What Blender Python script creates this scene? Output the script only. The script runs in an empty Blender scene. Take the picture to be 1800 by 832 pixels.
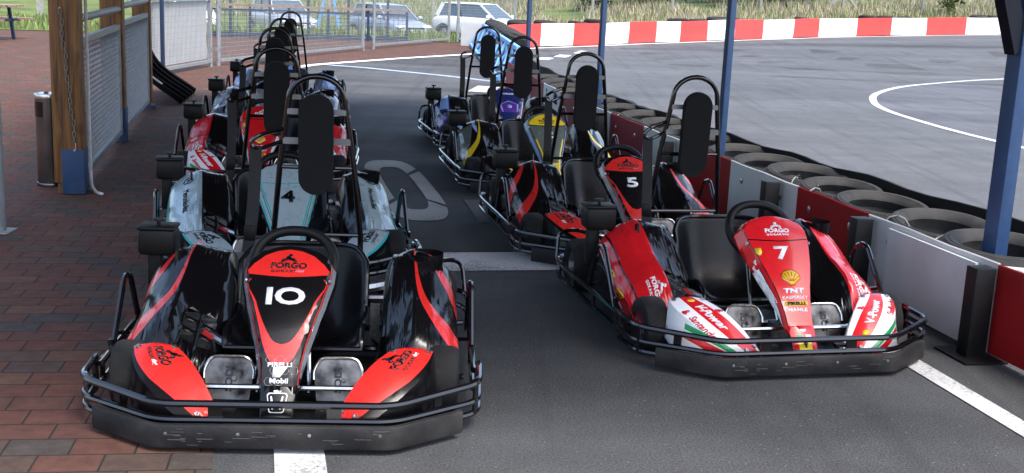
import bpy, bmesh, math, random
from mathutils import Vector, Matrix, geometry
random.seed(7)
R = math.radians
scene = bpy.context.scene
COL = scene.collection
world = bpy.data.worlds.new("World"); scene.world = world

# ------------------------------------------------------------------ materials
MATS = {}
def mat(name, col, rough=.5, metal=0., var=.12, scale=18., bump=0., bscale=60., coat=0., spec=.5, alpha=None, dust=0.):
    if name in MATS: return MATS[name]
    m = bpy.data.materials.new(name); m.use_nodes = True; MATS[name] = m
    nt = m.node_tree; N = nt.nodes; L = nt.links; b = N['Principled BSDF']
    b.inputs['Metallic'].default_value = metal
    b.inputs['Coat Weight'].default_value = coat; b.inputs['Coat Roughness'].default_value = .06
    b.inputs['Specular IOR Level'].default_value = spec
    tc = N.new('ShaderNodeTexCoord')
    nz = N.new('ShaderNodeTexNoise'); nz.inputs['Scale'].default_value = scale; nz.inputs['Detail'].default_value = 6
    L.new(tc.outputs['Object'], nz.inputs['Vector'])
    r = N.new('ShaderNodeValToRGB')
    c = Vector(col[:3])
    lo = c*(1-var); hi = c*(1+var)
    r.color_ramp.elements[0].position = .3; r.color_ramp.elements[1].position = .7
    r.color_ramp.elements[0].color = (*lo, 1); r.color_ramp.elements[1].color = (*[min(1, x) for x in hi], 1)
    L.new(nz.outputs['Fac'], r.inputs['Fac'])
    out = r.outputs['Color']
    if dust:
        n2 = N.new('ShaderNodeTexNoise'); n2.inputs['Scale'].default_value = scale*.35; n2.inputs['Detail'].default_value = 8
        L.new(tc.outputs['Object'], n2.inputs['Vector'])
        r2 = N.new('ShaderNodeValToRGB'); r2.color_ramp.elements[0].position = .5; r2.color_ramp.elements[1].position = .75
        r2.color_ramp.elements[1].color = (dust, dust, dust, 1)
        L.new(n2.outputs['Fac'], r2.inputs['Fac'])
        mx = N.new('ShaderNodeMix'); mx.data_type = 'RGBA'
        L.new(r2.outputs['Color'], mx.inputs['Factor']); L.new(out, mx.inputs['A']); mx.inputs['B'].default_value = (.2, .18, .16, 1)
        out = mx.outputs['Result']
    L.new(out, b.inputs['Base Color'])
    mr = N.new('ShaderNodeMapRange'); mr.inputs['To Min'].default_value = max(.02, rough*.8); mr.inputs['To Max'].default_value = min(1, rough*1.25)
    L.new(nz.outputs['Fac'], mr.inputs['Value']); L.new(mr.outputs['Result'], b.inputs['Roughness'])
    if bump:
        bn = N.new('ShaderNodeTexNoise'); bn.inputs['Scale'].default_value = bscale; bn.inputs['Detail'].default_value = 4
        L.new(tc.outputs['Object'], bn.inputs['Vector'])
        bp = N.new('ShaderNodeBump'); bp.inputs['Strength'].default_value = bump; bp.inputs['Distance'].default_value = .01
        L.new(bn.outputs['Fac'], bp.inputs['Height']); L.new(bp.outputs['Normal'], b.inputs['Normal'])
    return m

BLK = mat('black_tube', (.004, .004, .005), .13, coat=.6, var=.3)
GBLK = mat('black_gloss', (.004, .004, .005), .2, coat=.12, spec=.35, bump=.03, bscale=25)
PBLK = mat('black_plastic', (.006, .006, .0065), .45, spec=.22, bump=.12, bscale=300)
MBLK = mat('black_matte', (.0085, .0085, .0098), .85, bump=.15, bscale=250, spec=.25)
STRIP = mat('bumper_rubber', (.012, .012, .0135), .6, spec=.3, var=.35, scale=9, bump=.2, bscale=40, dust=.25)
TYREG = mat('old_tyre_rubber', (.026, .026, .027), .8, spec=.3, var=.3, scale=14, bump=.2, bscale=140, dust=.12)
RUB = mat('tyre_rubber', (.014, .014, .0145), .8, spec=.25, var=.3, bump=.25, bscale=120, dust=.16)
SEAT = mat('seat_plastic', (.004, .004, .005), .28, spec=.24)
CHR = mat('chrome', (.60, .59, .57), .2, 1., var=.2, scale=30, bump=.05, bscale=40)
PEDM = mat('pedal_steel', (.12, .115, .11), .34, 1., var=.9, scale=14, bump=.2, bscale=16)  # strong light-dark mottling paints dark reflections into the steel
STEEL = mat('steel', (.42, .42, .43), .35, 1., var=.3, scale=40)
ALU = mat('aluminium_bracket', (.22, .23, .24), .45, .6, var=.15)
ENG = mat('engine_grey', (.10, .10, .10), .5, .4, var=.5, scale=60)
RED = mat('red_vinyl', (.70, .022, .018), .28, var=.05, coat=.25)
FRED = mat('deep_red_vinyl', (.66, .010, .016), .22, var=.06, coat=.4)
SCUFF = mat('grey_scuff', (.07, .07, .07), .8)
WHT = mat('white_vinyl', (.80, .80, .81), .3, var=.03, coat=.2)
SIL = mat('silver_vinyl', (.40, .50, .53), .28, .25, var=.05, coat=.3)
GSIL = mat('grey_silver_vinyl', (.30, .33, .36), .22, .45, var=.08, coat=.3)
OLIV = mat('olive_silver_vinyl', (.16, .19, .17), .25, .35, var=.1, coat=.3)
TURQ = mat('turquoise_vinyl', (.03, .40, .40), .3, coat=.3)
YEL = mat('yellow_vinyl', (.80, .56, .015), .3, var=.05, coat=.3)
PUR = mat('purple_vinyl', (.085, .025, .24), .25, var=.1, coat=.3)
NAVY = mat('navy_vinyl', (.012, .022, .12), .22, var=.1, coat=.4)
LBLU = mat('light_blue_vinyl', (.25, .40, .72), .25, var=.1, coat=.3)
GRN = mat('green_vinyl', (.02, .30, .10), .3)
PINK = mat('pink_vinyl', (.75, .22, .30), .35)
BELT = mat('belt_webbing', (.014, .014, .015), .85, bump=.4, bscale=400)
GALV = mat('galvanised_steel', (.27, .29, .30), .55, .4, var=.18, scale=12)
BLUE = mat('blue_steel_paint', (.022, .056, .140), .45, var=.12, bump=.05)
NBLU = mat('dark_blue_paint', (.018, .035, .085), .45)
LTBLUE = mat('light_blue_paint', (.16, .36, .66), .5, var=.12)
WPOST = mat('black_post_paint', (.006, .006, .007), .5, spec=.25, var=.3)
CONC = mat('concrete_post', (.30, .29, .27), .85, var=.2, bump=.3)
GREYP = mat('grey_panel', (.56, .59, .60), .6, var=.08, scale=4, bump=.06, bscale=8, dust=.10)
REDP = mat('red_panel', (.24, .006, .008), .6, spec=.2, var=.10, scale=4, bump=.06, bscale=8, dust=.12)
MARP = mat('maroon_panel', (.20, .012, .02), .6, spec=.25, var=.12, scale=4, bump=.06, bscale=8, dust=.1)
BELTW = mat('white_belt', (.80, .79, .77), .55, var=.05, scale=2.5, bump=.15, bscale=3, dust=.2)
BELTR = mat('red_belt', (.72, .055, .05), .5, var=.08, scale=2.5, bump=.15, bscale=3, dust=.06)
WRUB = mat('white_painted_rubber', (.62, .61, .58), .7, var=.2, bump=.4, bscale=60, dust=.4)
CORD = mat('cord', (.25, .25, .24), .8)
TARP = mat('white_tarp', (.46, .47, .475), .65, var=.06, scale=5, bump=.3, bscale=6)
GLASS = mat('car_glass', (.06, .09, .12), .06, 0, var=.1, spec=.9)
LENS = mat('lamp_lens', (.6, .62, .65), .1, .3)

def wood_mat(name, base, dark, sc=1.):
    m = bpy.data.materials.new(name); m.use_nodes = True; MATS[name] = m
    N = m.node_tree.nodes; L = m.node_tree.links; b = N['Principled BSDF']
    tc = N.new('ShaderNodeTexCoord'); mp = N.new('ShaderNodeMapping'); mp.inputs['Scale'].default_value = (14*sc, 14*sc, .9*sc)
    L.new(tc.outputs['Object'], mp.inputs['Vector'])
    n = N.new('ShaderNodeTexNoise'); n.inputs['Scale'].default_value = 2.2; n.inputs['Detail'].default_value = 9; n.inputs['Distortion'].default_value = 1.1
    L.new(mp.outputs['Vector'], n.inputs['Vector'])
    r = N.new('ShaderNodeValToRGB'); e = r.color_ramp.elements
    e[0].position = .34; e[0].color = (*dark, 1); e[1].position = .62; e[1].color = (*base, 1)
    L.new(n.outputs['Fac'], r.inputs['Fac'])
    v = N.new('ShaderNodeTexVoronoi'); v.inputs['Scale'].default_value = 3.1
    mp2 = N.new('ShaderNodeMapping'); mp2.inputs['Scale'].default_value = (1, 1, .75); L.new(tc.outputs['Object'], mp2.inputs['Vector']); L.new(mp2.outputs['Vector'], v.inputs['Vector'])
    r2 = N.new('ShaderNodeValToRGB'); r2.color_ramp.elements[0].position = .05; r2.color_ramp.elements[0].color = (.15, .12, .1, 1); r2.color_ramp.elements[1].position = .16
    L.new(v.outputs['Distance'], r2.inputs['Fac'])
    mx = N.new('ShaderNodeMix'); mx.data_type = 'RGBA'; mx.blend_type = 'MULTIPLY'; mx.inputs['Factor'].default_value = .85
    L.new(r.outputs['Color'], mx.inputs['A']); L.new(r2.outputs['Color'], mx.inputs['B'])
    L.new(mx.outputs['Result'], b.inputs['Base Color']); b.inputs['Roughness'].default_value = .6
    bp = N.new('ShaderNodeBump'); bp.inputs['Strength'].default_value = .25; bp.inputs['Distance'].default_value = .01
    L.new(n.outputs['Fac'], bp.inputs['Height']); L.new(bp.outputs['Normal'], b.inputs['Normal'])
    return m
WOOD = wood_mat('timber', (.23, .105, .030), (.07, .032, .012))
PLANK = wood_mat('plank_wood', (.30, .20, .14), (.18, .11, .08))

def ground_mat(name, dark, light, fine=110., rough=.85, patchy=.25, bump=.5, streak=False, stain=.6):
    m = bpy.data.materials.new(name); m.use_nodes = True; MATS[name] = m
    N = m.node_tree.nodes; L = m.node_tree.links; b = N['Principled BSDF']
    tc = N.new('ShaderNodeTexCoord')
    n1 = N.new('ShaderNodeTexNoise'); n1.inputs['Scale'].default_value = fine; n1.inputs['Detail'].default_value = 2; n1.inputs['Roughness'].default_value = 1.0
    n2 = N.new('ShaderNodeTexNoise'); n2.inputs['Scale'].default_value = .55; n2.inputs['Detail'].default_value = 8
    n3 = N.new('ShaderNodeTexNoise'); n3.inputs['Scale'].default_value = 60; n3.inputs['Detail'].default_value = 5
    L.new(tc.outputs['Object'], n1.inputs['Vector']); L.new(tc.outputs['Object'], n3.inputs['Vector'])
    if streak:
        mp = N.new('ShaderNodeMapping'); mp.inputs['Scale'].default_value = (.35, 1.3, 1); mp.inputs['Rotation'].default_value = (0, 0, R(-10))
        L.new(tc.outputs['Object'], mp.inputs['Vector']); L.new(mp.outputs['Vector'], n2.inputs['Vector'])
    else: L.new(tc.outputs['Object'], n2.inputs['Vector'])
    r = N.new('ShaderNodeValToRGB'); e = r.color_ramp.elements
    e[0].position = .36; e[0].color = (*dark, 1); e[1].position = .66; e[1].color = (*light, 1)
    ad = N.new('ShaderNodeMath'); ad.operation = 'MULTIPLY_ADD'; ad.inputs[1].default_value = patchy*2; L.new(n2.outputs['Fac'], ad.inputs[0])
    ad2 = N.new('ShaderNodeMath'); ad2.operation = 'MULTIPLY_ADD'; ad2.inputs[1].default_value = 1-patchy; L.new(n1.outputs['Fac'], ad2.inputs[0])
    sb = N.new('ShaderNodeMath'); sb.operation = 'SUBTRACT'; sb.inputs[1].default_value = patchy*.5
    L.new(ad.outputs[0], sb.inputs[0]); ad.inputs[2].default_value = 0
    L.new(sb.outputs[0], ad2.inputs[2]); L.new(ad2.outputs[0], r.inputs['Fac'])
    n4 = N.new('ShaderNodeTexNoise'); n4.inputs['Scale'].default_value = 2.3; n4.inputs['Detail'].default_value = 10; n4.inputs['Roughness'].default_value = .72; n4.inputs['Distortion'].default_value = .6
    L.new(tc.outputs['Object'], n4.inputs['Vector'])
    r4 = N.new('ShaderNodeValToRGB'); r4.color_ramp.elements[0].position = .30; r4.color_ramp.elements[0].color = (.62, .62, .63, 1); r4.color_ramp.elements[1].position = .62; r4.color_ramp.elements[1].color = (1.08, 1.08, 1.08, 1)
    L.new(n4.outputs['Fac'], r4.inputs['Fac'])
    m4 = N.new('ShaderNodeMix'); m4.data_type = 'RGBA'; m4.blend_type = 'MULTIPLY'; m4.inputs['Factor'].default_value = stain
    L.new(r.outputs['Color'], m4.inputs['A']); L.new(r4.outputs['Color'], m4.inputs['B']); 
    m5 = m4
    if streak:
        mp5 = N.new('ShaderNodeMapping'); mp5.inputs['Rotation'].default_value = (0, 0, R(-12)); mp5.inputs['Scale'].default_value = (4.5, .16, 1)
        L.new(tc.outputs['Object'], mp5.inputs['Vector'])
        n5 = N.new('ShaderNodeTexNoise'); n5.inputs['Scale'].default_value = 1.3; n5.inputs['Detail'].default_value = 5; L.new(mp5.outputs['Vector'], n5.inputs['Vector'])
        r5 = N.new('ShaderNodeValToRGB'); r5.color_ramp.elements[0].position = .52; r5.color_ramp.elements[0].color = (1, 1, 1, 1); r5.color_ramp.elements[1].position = .68; r5.color_ramp.elements[1].color = (.76, .76, .77, 1)
        L.new(n5.outputs['Fac'], r5.inputs['Fac'])
        m6 = N.new('ShaderNodeMix'); m6.data_type = 'RGBA'; m6.blend_type = 'MULTIPLY'; m6.inputs['Factor'].default_value = .8
        L.new(m4.outputs['Result'], m6.inputs['A']); L.new(r5.outputs['Color'], m6.inputs['B'])
        v5 = N.new('ShaderNodeTexVoronoi'); v5.inputs['Scale'].default_value = 22; L.new(tc.outputs['Object'], v5.inputs['Vector'])
        r6 = N.new('ShaderNodeValToRGB'); r6.color_ramp.elements[0].position = .05; r6.color_ramp.elements[0].color = (1, 1, 1, 1); r6.color_ramp.elements[1].position = .08; r6.color_ramp.elements[1].color = (0, 0, 0, 1)
        L.new(v5.outputs['Distance'], r6.inputs['Fac'])
        m5 = N.new('ShaderNodeMix'); m5.data_type = 'RGBA'; m5.inputs['B'].default_value = (.20, .20, .19, 1)
        L.new(r6.outputs['Color'], m5.inputs['Factor']); L.new(m6.outputs['Result'], m5.inputs['A'])
    L.new(m5.outputs['Result'], b.inputs['Base Color'])
    b.inputs['Roughness'].default_value = rough; b.inputs['Specular IOR Level'].default_value = .3
    bp = N.new('ShaderNodeBump'); bp.inputs['Strength'].default_value = bump; bp.inputs['Distance'].default_value = .006
    L.new(n1.outputs['Fac'], bp.inputs['Height']); L.new(bp.outputs['Normal'], b.inputs['Normal'])
    return m
ASPH = ground_mat('asphalt', (.020, .021, .023), (.110, .113, .117), streak=True)
ASPH_LIT = ground_mat('daylit_asphalt', (.058, .061, .066), (.122, .127, .136), patchy=.22, streak=True)  # pit lane asphalt made lighter: open daylight painted into the colour
ASPH2 = ground_mat('asphalt_old', (.062, .066, .076), (.112, .118, .132), patchy=.4, streak=True)
GRASSG = ground_mat('grass_soil', (.06, .09, .02), (.14, .17, .045), fine=9, patchy=.4)
DRYG = ground_mat('dry_grass_soil', (.20, .16, .09), (.34, .27, .17), fine=6, patchy=.45)

def paint_mat(name, col, wear=.5, fade=None):
    m = bpy.data.materials.new(name); m.use_nodes = True; MATS[name] = m
    N = m.node_tree.nodes; L = m.node_tree.links; b = N['Principled BSDF']
    tc = N.new('ShaderNodeTexCoord')
    n = N.new('ShaderNodeTexNoise'); n.inputs['Scale'].default_value = 70; n.inputs['Detail'].default_value = 4; n.inputs['Roughness'].default_value = .75
    n2 = N.new('ShaderNodeTexNoise'); n2.inputs['Scale'].default_value = 3; n2.inputs['Detail'].default_value = 5
    L.new(tc.outputs['Object'], n.inputs['Vector']); L.new(tc.outputs['Object'], n2.inputs['Vector'])
    ad = N.new('ShaderNodeMath'); ad.operation = 'MULTIPLY_ADD'; ad.inputs[1].default_value = .5
    L.new(n2.outputs['Fac'], ad.inputs[0]); L.new(n.outputs['Fac'], ad.inputs[2])
    src = ad.outputs[0]
    if fade:
        sx = N.new('ShaderNodeSeparateXYZ'); L.new(tc.outputs['Object'], sx.inputs[0])
        mr = N.new('ShaderNodeMapRange'); mr.inputs['From Min'].default_value = fade[0]; mr.inputs['From Max'].default_value = fade[1]
        mr.inputs['To Min'].default_value = 0; mr.inputs['To Max'].default_value = -.42
        L.new(sx.outputs['X'], mr.inputs['Value'])
        a2 = N.new('ShaderNodeMath'); L.new(mr.outputs['Result'], a2.inputs[0]); L.new(src, a2.inputs[1]); src = a2.outputs[0]
    r = N.new('ShaderNodeValToRGB'); e = r.color_ramp.elements
    e[0].position = .75-.25*(1-wear)-.16; e[0].color = (.055, .055, .057, 1); e[1].position = .75-.25*(1-wear)+.08; e[1].color = (*col, 1)
    L.new(src, r.inputs['Fac']); L.new(r.outputs['Color'], b.inputs['Base Color']); b.inputs['Roughness'].default_value = .7
    return m
PAINT = paint_mat('worn_white_paint', (.52, .52, .51), .72)
PAINT2 = paint_mat('faded_white_paint', (.55, .55, .55), .7, fade=(.2, 1.7))
PAINTG = paint_mat('faded_grey_paint', (.31, .305, .29), .55)
PAINTD = paint_mat('dim_grey_paint', (.10, .10, .10), .7)
PAINTB = paint_mat('pale_blue_paint', (.33, .40, .52), .45)
PAINTW = paint_mat('bright_white_paint', (.78, .77, .74), .15)

def paver_mat():
    m = bpy.data.materials.new('brick_pavers'); m.use_nodes = True
    N = m.node_tree.nodes; L = m.node_tree.links; b = N['Principled BSDF']
    tc = N.new('ShaderNodeTexCoord')
    mp = N.new('ShaderNodeMapping'); mp.inputs['Rotation'].default_value = (0, 0, R(-9)); L.new(tc.outputs['Object'], mp.inputs['Vector'])
    def brick(w, h, off, mort):
        k = N.new('ShaderNodeTexBrick'); k.offset = off; k.inputs['Scale'].default_value = 1
        k.inputs['Brick Width'].default_value = w; k.inputs['Row Height'].default_value = h; k.inputs['Mortar Size'].default_value = mort
        k.inputs['Mortar Smooth'].default_value = .12; k.inputs['Bias'].default_value = 0
        k.inputs['Color1'].default_value = (0, 0, 0, 1); k.inputs['Color2'].default_value = (1, 1, 1, 1); k.inputs['Mortar'].default_value = (.5, .5, .5, 1)
        L.new(mp.outputs['Vector'], k.inputs['Vector']); return k
    k = brick(.215, .142, .43, .0042)
    r = N.new('ShaderNodeValToRGB'); r.color_ramp.interpolation = 'CONSTANT'; cr = r.color_ramp
    cols = [(0, (.105, .050, .038)), (.16, (.080, .054, .044)), (.30, (.120, .052, .038)), (.47, (.068, .056, .050)), (.56, (.112, .050, .037)), (.74, (.094, .058, .044)), (.86, (.125, .066, .045))]
    while len(cr.elements) < len(cols): cr.elements.new(.5)
    for e, (p, c) in zip(cr.elements, cols): e.position = p; e.color = (*c, 1)
    L.new(k.outputs['Color'], r.inputs['Fac'])
    n = N.new('ShaderNodeTexNoise'); n.inputs['Scale'].default_value = 14; n.inputs['Detail'].default_value = 9; n.inputs['Roughness'].default_value = .7
    L.new(tc.outputs['Object'], n.inputs['Vector'])
    r2 = N.new('ShaderNodeValToRGB'); r2.color_ramp.elements[0].position = .25; r2.color_ramp.elements[0].color = (.62, .62, .62, 1); r2.color_ramp.elements[1].position = .75; r2.color_ramp.elements[1].color = (1.25, 1.25, 1.25, 1)
    L.new(n.outputs['Fac'], r2.inputs['Fac'])
    mx = N.new('ShaderNodeMix'); mx.data_type = 'RGBA'; mx.blend_type = 'MULTIPLY'; mx.inputs['Factor'].default_value = 1
    L.new(r.outputs['Color'], mx.inputs['A']); L.new(r2.outputs['Color'], mx.inputs['B'])
    mo = N.new('ShaderNodeMix'); mo.data_type = 'RGBA'; L.new(k.outputs['Fac'], mo.inputs['Factor']); L.new(mx.outputs['Result'], mo.inputs['A']); mo.inputs['B'].default_value = (.028, .023, .019, 1)
    L.new(mo.outputs['Result'], b.inputs['Base Color']); b.inputs['Roughness'].default_value = .8; b.inputs['Specular IOR Level'].default_value = .15
    sb = N.new('ShaderNodeMath'); sb.operation = 'MULTIPLY_ADD'; sb.inputs[1].default_value = -1.; L.new(k.outputs['Fac'], sb.inputs[0]); L.new(n.outputs['Fac'], sb.inputs[2])
    bp = N.new('ShaderNodeBump'); bp.inputs['Strength'].default_value = .5; bp.inputs['Distance'].default_value = .006
    L.new(sb.outputs[0], bp.inputs['Height']); L.new(bp.outputs['Normal'], b.inputs['Normal'])
    return m
PAVER = paver_mat()

# ------------------------------------------------------------------ mesh builder
def vec(p): return Vector(p)
def fillet(pts, r, n=5, closed=False):
    pts = [Vector(p) for p in pts]; out = []; N = len(pts)
    for i, p in enumerate(pts):
        if not closed and i in (0, N-1): out.append(p); continue
        a = pts[i-1]-p; c = pts[(i+1) % N]-p
        d = min(r, a.length*.48, c.length*.48)
        A = p+a.normalized()*d; B = p+c.normalized()*d
        for k in range(n+1):
            t = k/n; out.append(A*(1-t)**2+p*2*t*(1-t)+B*t*t)
    return out
def crom(pts, n=6, closed=False):
    P = [Vector(p) for p in pts]; out = []; N = len(P)
    for i in range(N if closed else N-1):
        if closed: a, b, c, d = P[i-1], P[i], P[(i+1) % N], P[(i+2) % N]
        else: a, b, c, d = P[max(i-1, 0)], P[i], P[i+1], P[min(i+2, N-1)]
        for k in range(n):
            t = k/n
            out.append(.5*((2*b)+(c-a)*t+(2*a-5*b+4*c-d)*t*t+(3*b-a-3*c+d)*t**3))
    if not closed: out.append(P[-1])
    return out

class MB:
    def __init__(s): s.v = []; s.f = []; s.m = []; s.mats = []
    def mi(s, m):
        if m not in s.mats: s.mats.append(m)
        return s.mats.index(m)
    def add(s, vs, fs, m):
        o = len(s.v); i = s.mi(m)
        s.v.extend([tuple(x) for x in vs])
        for f in fs: s.f.append([o+k for k in f]); s.m.append(i)
    def box(s, c, size, m, rot=None, bev=0):
        x, y, z = [k/2 for k in size]
        if bev:
            bm = bmesh.new(); bmesh.ops.create_cube(bm, size=1)
            for v in bm.verts: v.co = Vector((v.co.x*size[0], v.co.y*size[1], v.co.z*size[2]))
            bmesh.ops.bevel(bm, geom=bm.edges[:], offset=bev, segments=2, affect='EDGES', profile=.5)
            bm.verts.index_update(); vs = [v.co.copy() for v in bm.verts]; fs = [[v.index for v in f.verts] for f in bm.faces]; bm.free()
        else:
            vs = [Vector((a, b, d)) for a in (-x, x) for b in (-y, y) for d in (-z, z)]
            fs = [(0, 1, 3, 2), (4, 6, 7, 5), (0, 4, 5, 1), (2, 3, 7, 6), (0, 2, 6, 4), (1, 5, 7, 3)]
        if rot is not None: vs = [rot @ v for v in vs]
        s.add([v+Vector(c) for v in vs], fs, m); return s
    def bar(s, a, b, w, h, m, up=(0, 0, 1)):
        a = Vector(a); b = Vector(b); d = (b-a); L = d.length; d.normalize()
        u = Vector(up); sx = d.cross(u)
        if sx.length < 1e-4: sx = d.cross(Vector((0, 1, 0)))
        sx.normalize(); uz = sx.cross(d)
        M = Matrix((sx, d, uz)).transposed()
        return s.box((a+b)/2, (w, L, h), m, M)
    def tube(s, path, r, m, seg=8, closed=False, cap=True):
        P = [Vector(p) for p in path]; n = len(P); rings = []
        T = []
        for i in range(n):
            if closed: t = P[(i+1) % n]-P[i-1]
            else: t = P[min(i+1, n-1)]-P[max(i-1, 0)]
            T.append(t.normalized() if t.length > 1e-9 else Vector((0, 0, 1)))
        nrm = T[0].orthogonal().normalized(); vs = []
        for i in range(n):
            if i:
                q = T[i-1].rotation_difference(T[i]); nrm = (q @ nrm)
                nrm = (nrm-T[i]*nrm.dot(T[i])).normalized()
            bn = T[i].cross(nrm); rr = r[i] if isinstance(r, (list, tuple)) else r
            for k in range(seg):
                a = 2*math.pi*k/seg; vs.append(P[i]+nrm*math.cos(a)*rr+bn*math.sin(a)*rr)
        fs = []
        for i in range(n if closed else n-1):
            j = (i+1) % n
            for k in range(seg): fs.append((i*seg+k, i*seg+(k+1) % seg, j*seg+(k+1) % seg, j*seg+k))
        if cap and not closed: fs.append(tuple(reversed(range(seg)))); fs.append(tuple((n-1)*seg+k for k in range(seg)))
        s.add(vs, fs, m); return s
    def lathe(s, prof, m, M=None, seg=24, closed=False):
        n = len(prof); vs = []
        for k in range(seg):
            a = 2*math.pi*k/seg
            for (r, z) in prof:
                p = Vector((r*math.cos(a), r*math.sin(a), z)); vs.append(M @ p if M else p)
        fs = []
        for k in range(seg):
            k2 = (k+1) % seg
            for i in range(n if closed else n-1):
                j = (i+1) % n; fs.append((k*n+i, k2*n+i, k2*n+j, k*n+j))
        s.add(vs, fs, m); return s
    def prism(s, poly, h0, h1, m, M=None):
        n = len(poly); vs = [Vector((p[0], p[1], h0)) for p in poly]+[Vector((p[0], p[1], h1)) for p in poly]
        if M: vs = [M @ v for v in vs]
        fs = [tuple(reversed(range(n))), tuple(range(n, 2*n))]+[(i, (i+1) % n, n+(i+1) % n, n+i) for i in range(n)]
        s.add(vs, fs, m); return s
    def grid(s, S, us, vs_, m, flip=False):
        nu, nv = len(us), len(vs_)
        P = [S(u, v) for v in vs_ for u in us]; fs = []
        for j in range(nv-1):
            for i in range(nu-1):
                q = (j*nu+i, j*nu+i+1, (j+1)*nu+i+1, (j+1)*nu+i)
                fs.append(tuple(reversed(q)) if flip else q)
        s.add(P, fs, m); return s
    def sweep(s, path, prof, m):          # prof: (outward offset, z) around a horizontal path, closed profile
        P = [Vector((p[0], p[1], 0)) for p in path]; n = len(P); k = len(prof); vs = []
        for i in range(n):
            t = (P[min(i+1, n-1)]-P[max(i-1, 0)]).normalized(); o = Vector((t.y, -t.x, 0))
            for (d, z) in prof: vs.append(P[i]+o*d+Vector((0, 0, z+(path[i][2] if len(path[i]) > 2 else 0))))
        fs = []
        for i in range(n-1):
            for j in range(k): fs.append((i*k+j, i*k+(j+1) % k, (i+1)*k+(j+1) % k, (i+1)*k+j))
        fs.append(tuple(range(k))); fs.append(tuple((n-1)*k+j for j in reversed(range(k))))
        s.add(vs, fs, m); return s
    def mesh(s, name, sharp=38, smooth=True):
        me = bpy.data.meshes.new(name); me.from_pydata(s.v, [], s.f)
        for m in s.mats: me.materials.append(m)
        me.polygons.foreach_set('material_index', s.m); me.update()
        if smooth:
            me.polygons.foreach_set('use_smooth', [True]*len(s.f)); me.set_sharp_from_angle(angle=R(sharp))
        return me
    def build(s, name, parent=None, sharp=38, smooth=True, solid=0, recalc=True):
        if recalc:
            bm = bmesh.new()
            me = s.mesh(name, sharp, False); bm.from_mesh(me); bmesh.ops.recalc_face_normals(bm, faces=bm.faces[:]); bm.to_mesh(me); bm.free()
            if smooth:
                me.polygons.foreach_set('use_smooth', [True]*len(me.polygons)); me.set_sharp_from_angle(angle=R(sharp))
        else: me = s.mesh(name, sharp, smooth)
        return link(name, me, parent, solid)
def link(name, me, parent=None, solid=0):
    o = bpy.data.objects.new(name, me); COL.objects.link(o)
    if parent: o.parent = parent
    if solid:
        md = o.modifiers.new('solid', 'SOLIDIFY'); md.thickness = solid; md.offset = -1
    return o
def tag(o, label=None, cat=None, group=None, kind=None):
    if label: o['label'] = label
    if cat: o['category'] = cat
    if group: o['group'] = group
    if kind: o['kind'] = kind
    return o
def thing(name, label, cat, loc=(0, 0, 0), rz=0, group=None):
    o = bpy.data.objects.new(name, None); COL.objects.link(o); o.empty_display_size = .1
    o.location = loc; o.rotation_euler = (0, 0, rz); return tag(o, label, cat, group)
def copy_tree(o, parent=None):
    c = o.copy(); COL.objects.link(c)
    if parent: c.parent = parent
    for ch in list(o.children): copy_tree(ch, c)
    return c

# ------------------------------------------------------------------ colour patches and lettering
def pip(p, poly):
    x, y = p[0], p[1]; ins = False; n = len(poly); j = n-1
    for i in range(n):
        xi, yi = poly[i][0], poly[i][1]; xj, yj = poly[j][0], poly[j][1]
        if (yi > y) != (yj > y) and x < (xj-xi)*(y-yi)/(yj-yi)+xi: ins = not ins
        j = i
    return ins
def patch(mb, S, outline, regions, base, du, dv):
    """One surface sheet S(u,v); regions = [(polygon, material or None for a hole)], the later ones on top."""
    vs = []; es = []
    def addpoly(poly):
        o = len(vs); q = []
        for i, a in enumerate(poly):
            b = poly[(i+1) % len(poly)]
            k = max(1, int(max(abs(b[0]-a[0])/du, abs(b[1]-a[1])/dv)))
            for t in range(k): q.append(Vector((a[0]+(b[0]-a[0])*t/k, a[1]+(b[1]-a[1])*t/k)))
        vs.extend(q); es.extend((o+i, o+(i+1) % len(q)) for i in range(len(q)))
    addpoly(outline)
    for p, m in regions: addpoly(p)
    us = [p[0] for p in outline]; ws = [p[1] for p in outline]
    u = min(us)+du*.5
    while u < max(us):
        w = min(ws)+dv*.5
        while w < max(ws):
            if pip((u, w), outline): vs.append(Vector((u+random.uniform(-.1, .1)*du, w+random.uniform(-.1, .1)*dv)))
            w += dv
        u += du
    cv, _, cf, *_ = geometry.delaunay_2d_cdt(vs, es, [], 0, 1e-6)
    P = [S(p[0], p[1]) for p in cv]
    by = {}
    for f in cf:
        c = (sum(cv[i][0] for i in f)/len(f), sum(cv[i][1] for i in f)/len(f))
        if not pip(c, outline): continue
        m = base
        for poly, mm in regions:
            if pip(c, poly): m = mm
        if m is None: continue
        by.setdefault(m, []).append(f)
    o = len(mb.v); mb.v.extend(tuple(p) for p in P)
    for m, fs in by.items():
        i = mb.mi(m)
        for f in fs: mb.f.append([o+k for k in f]); mb.m.append(i)
TXT = {}
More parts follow.
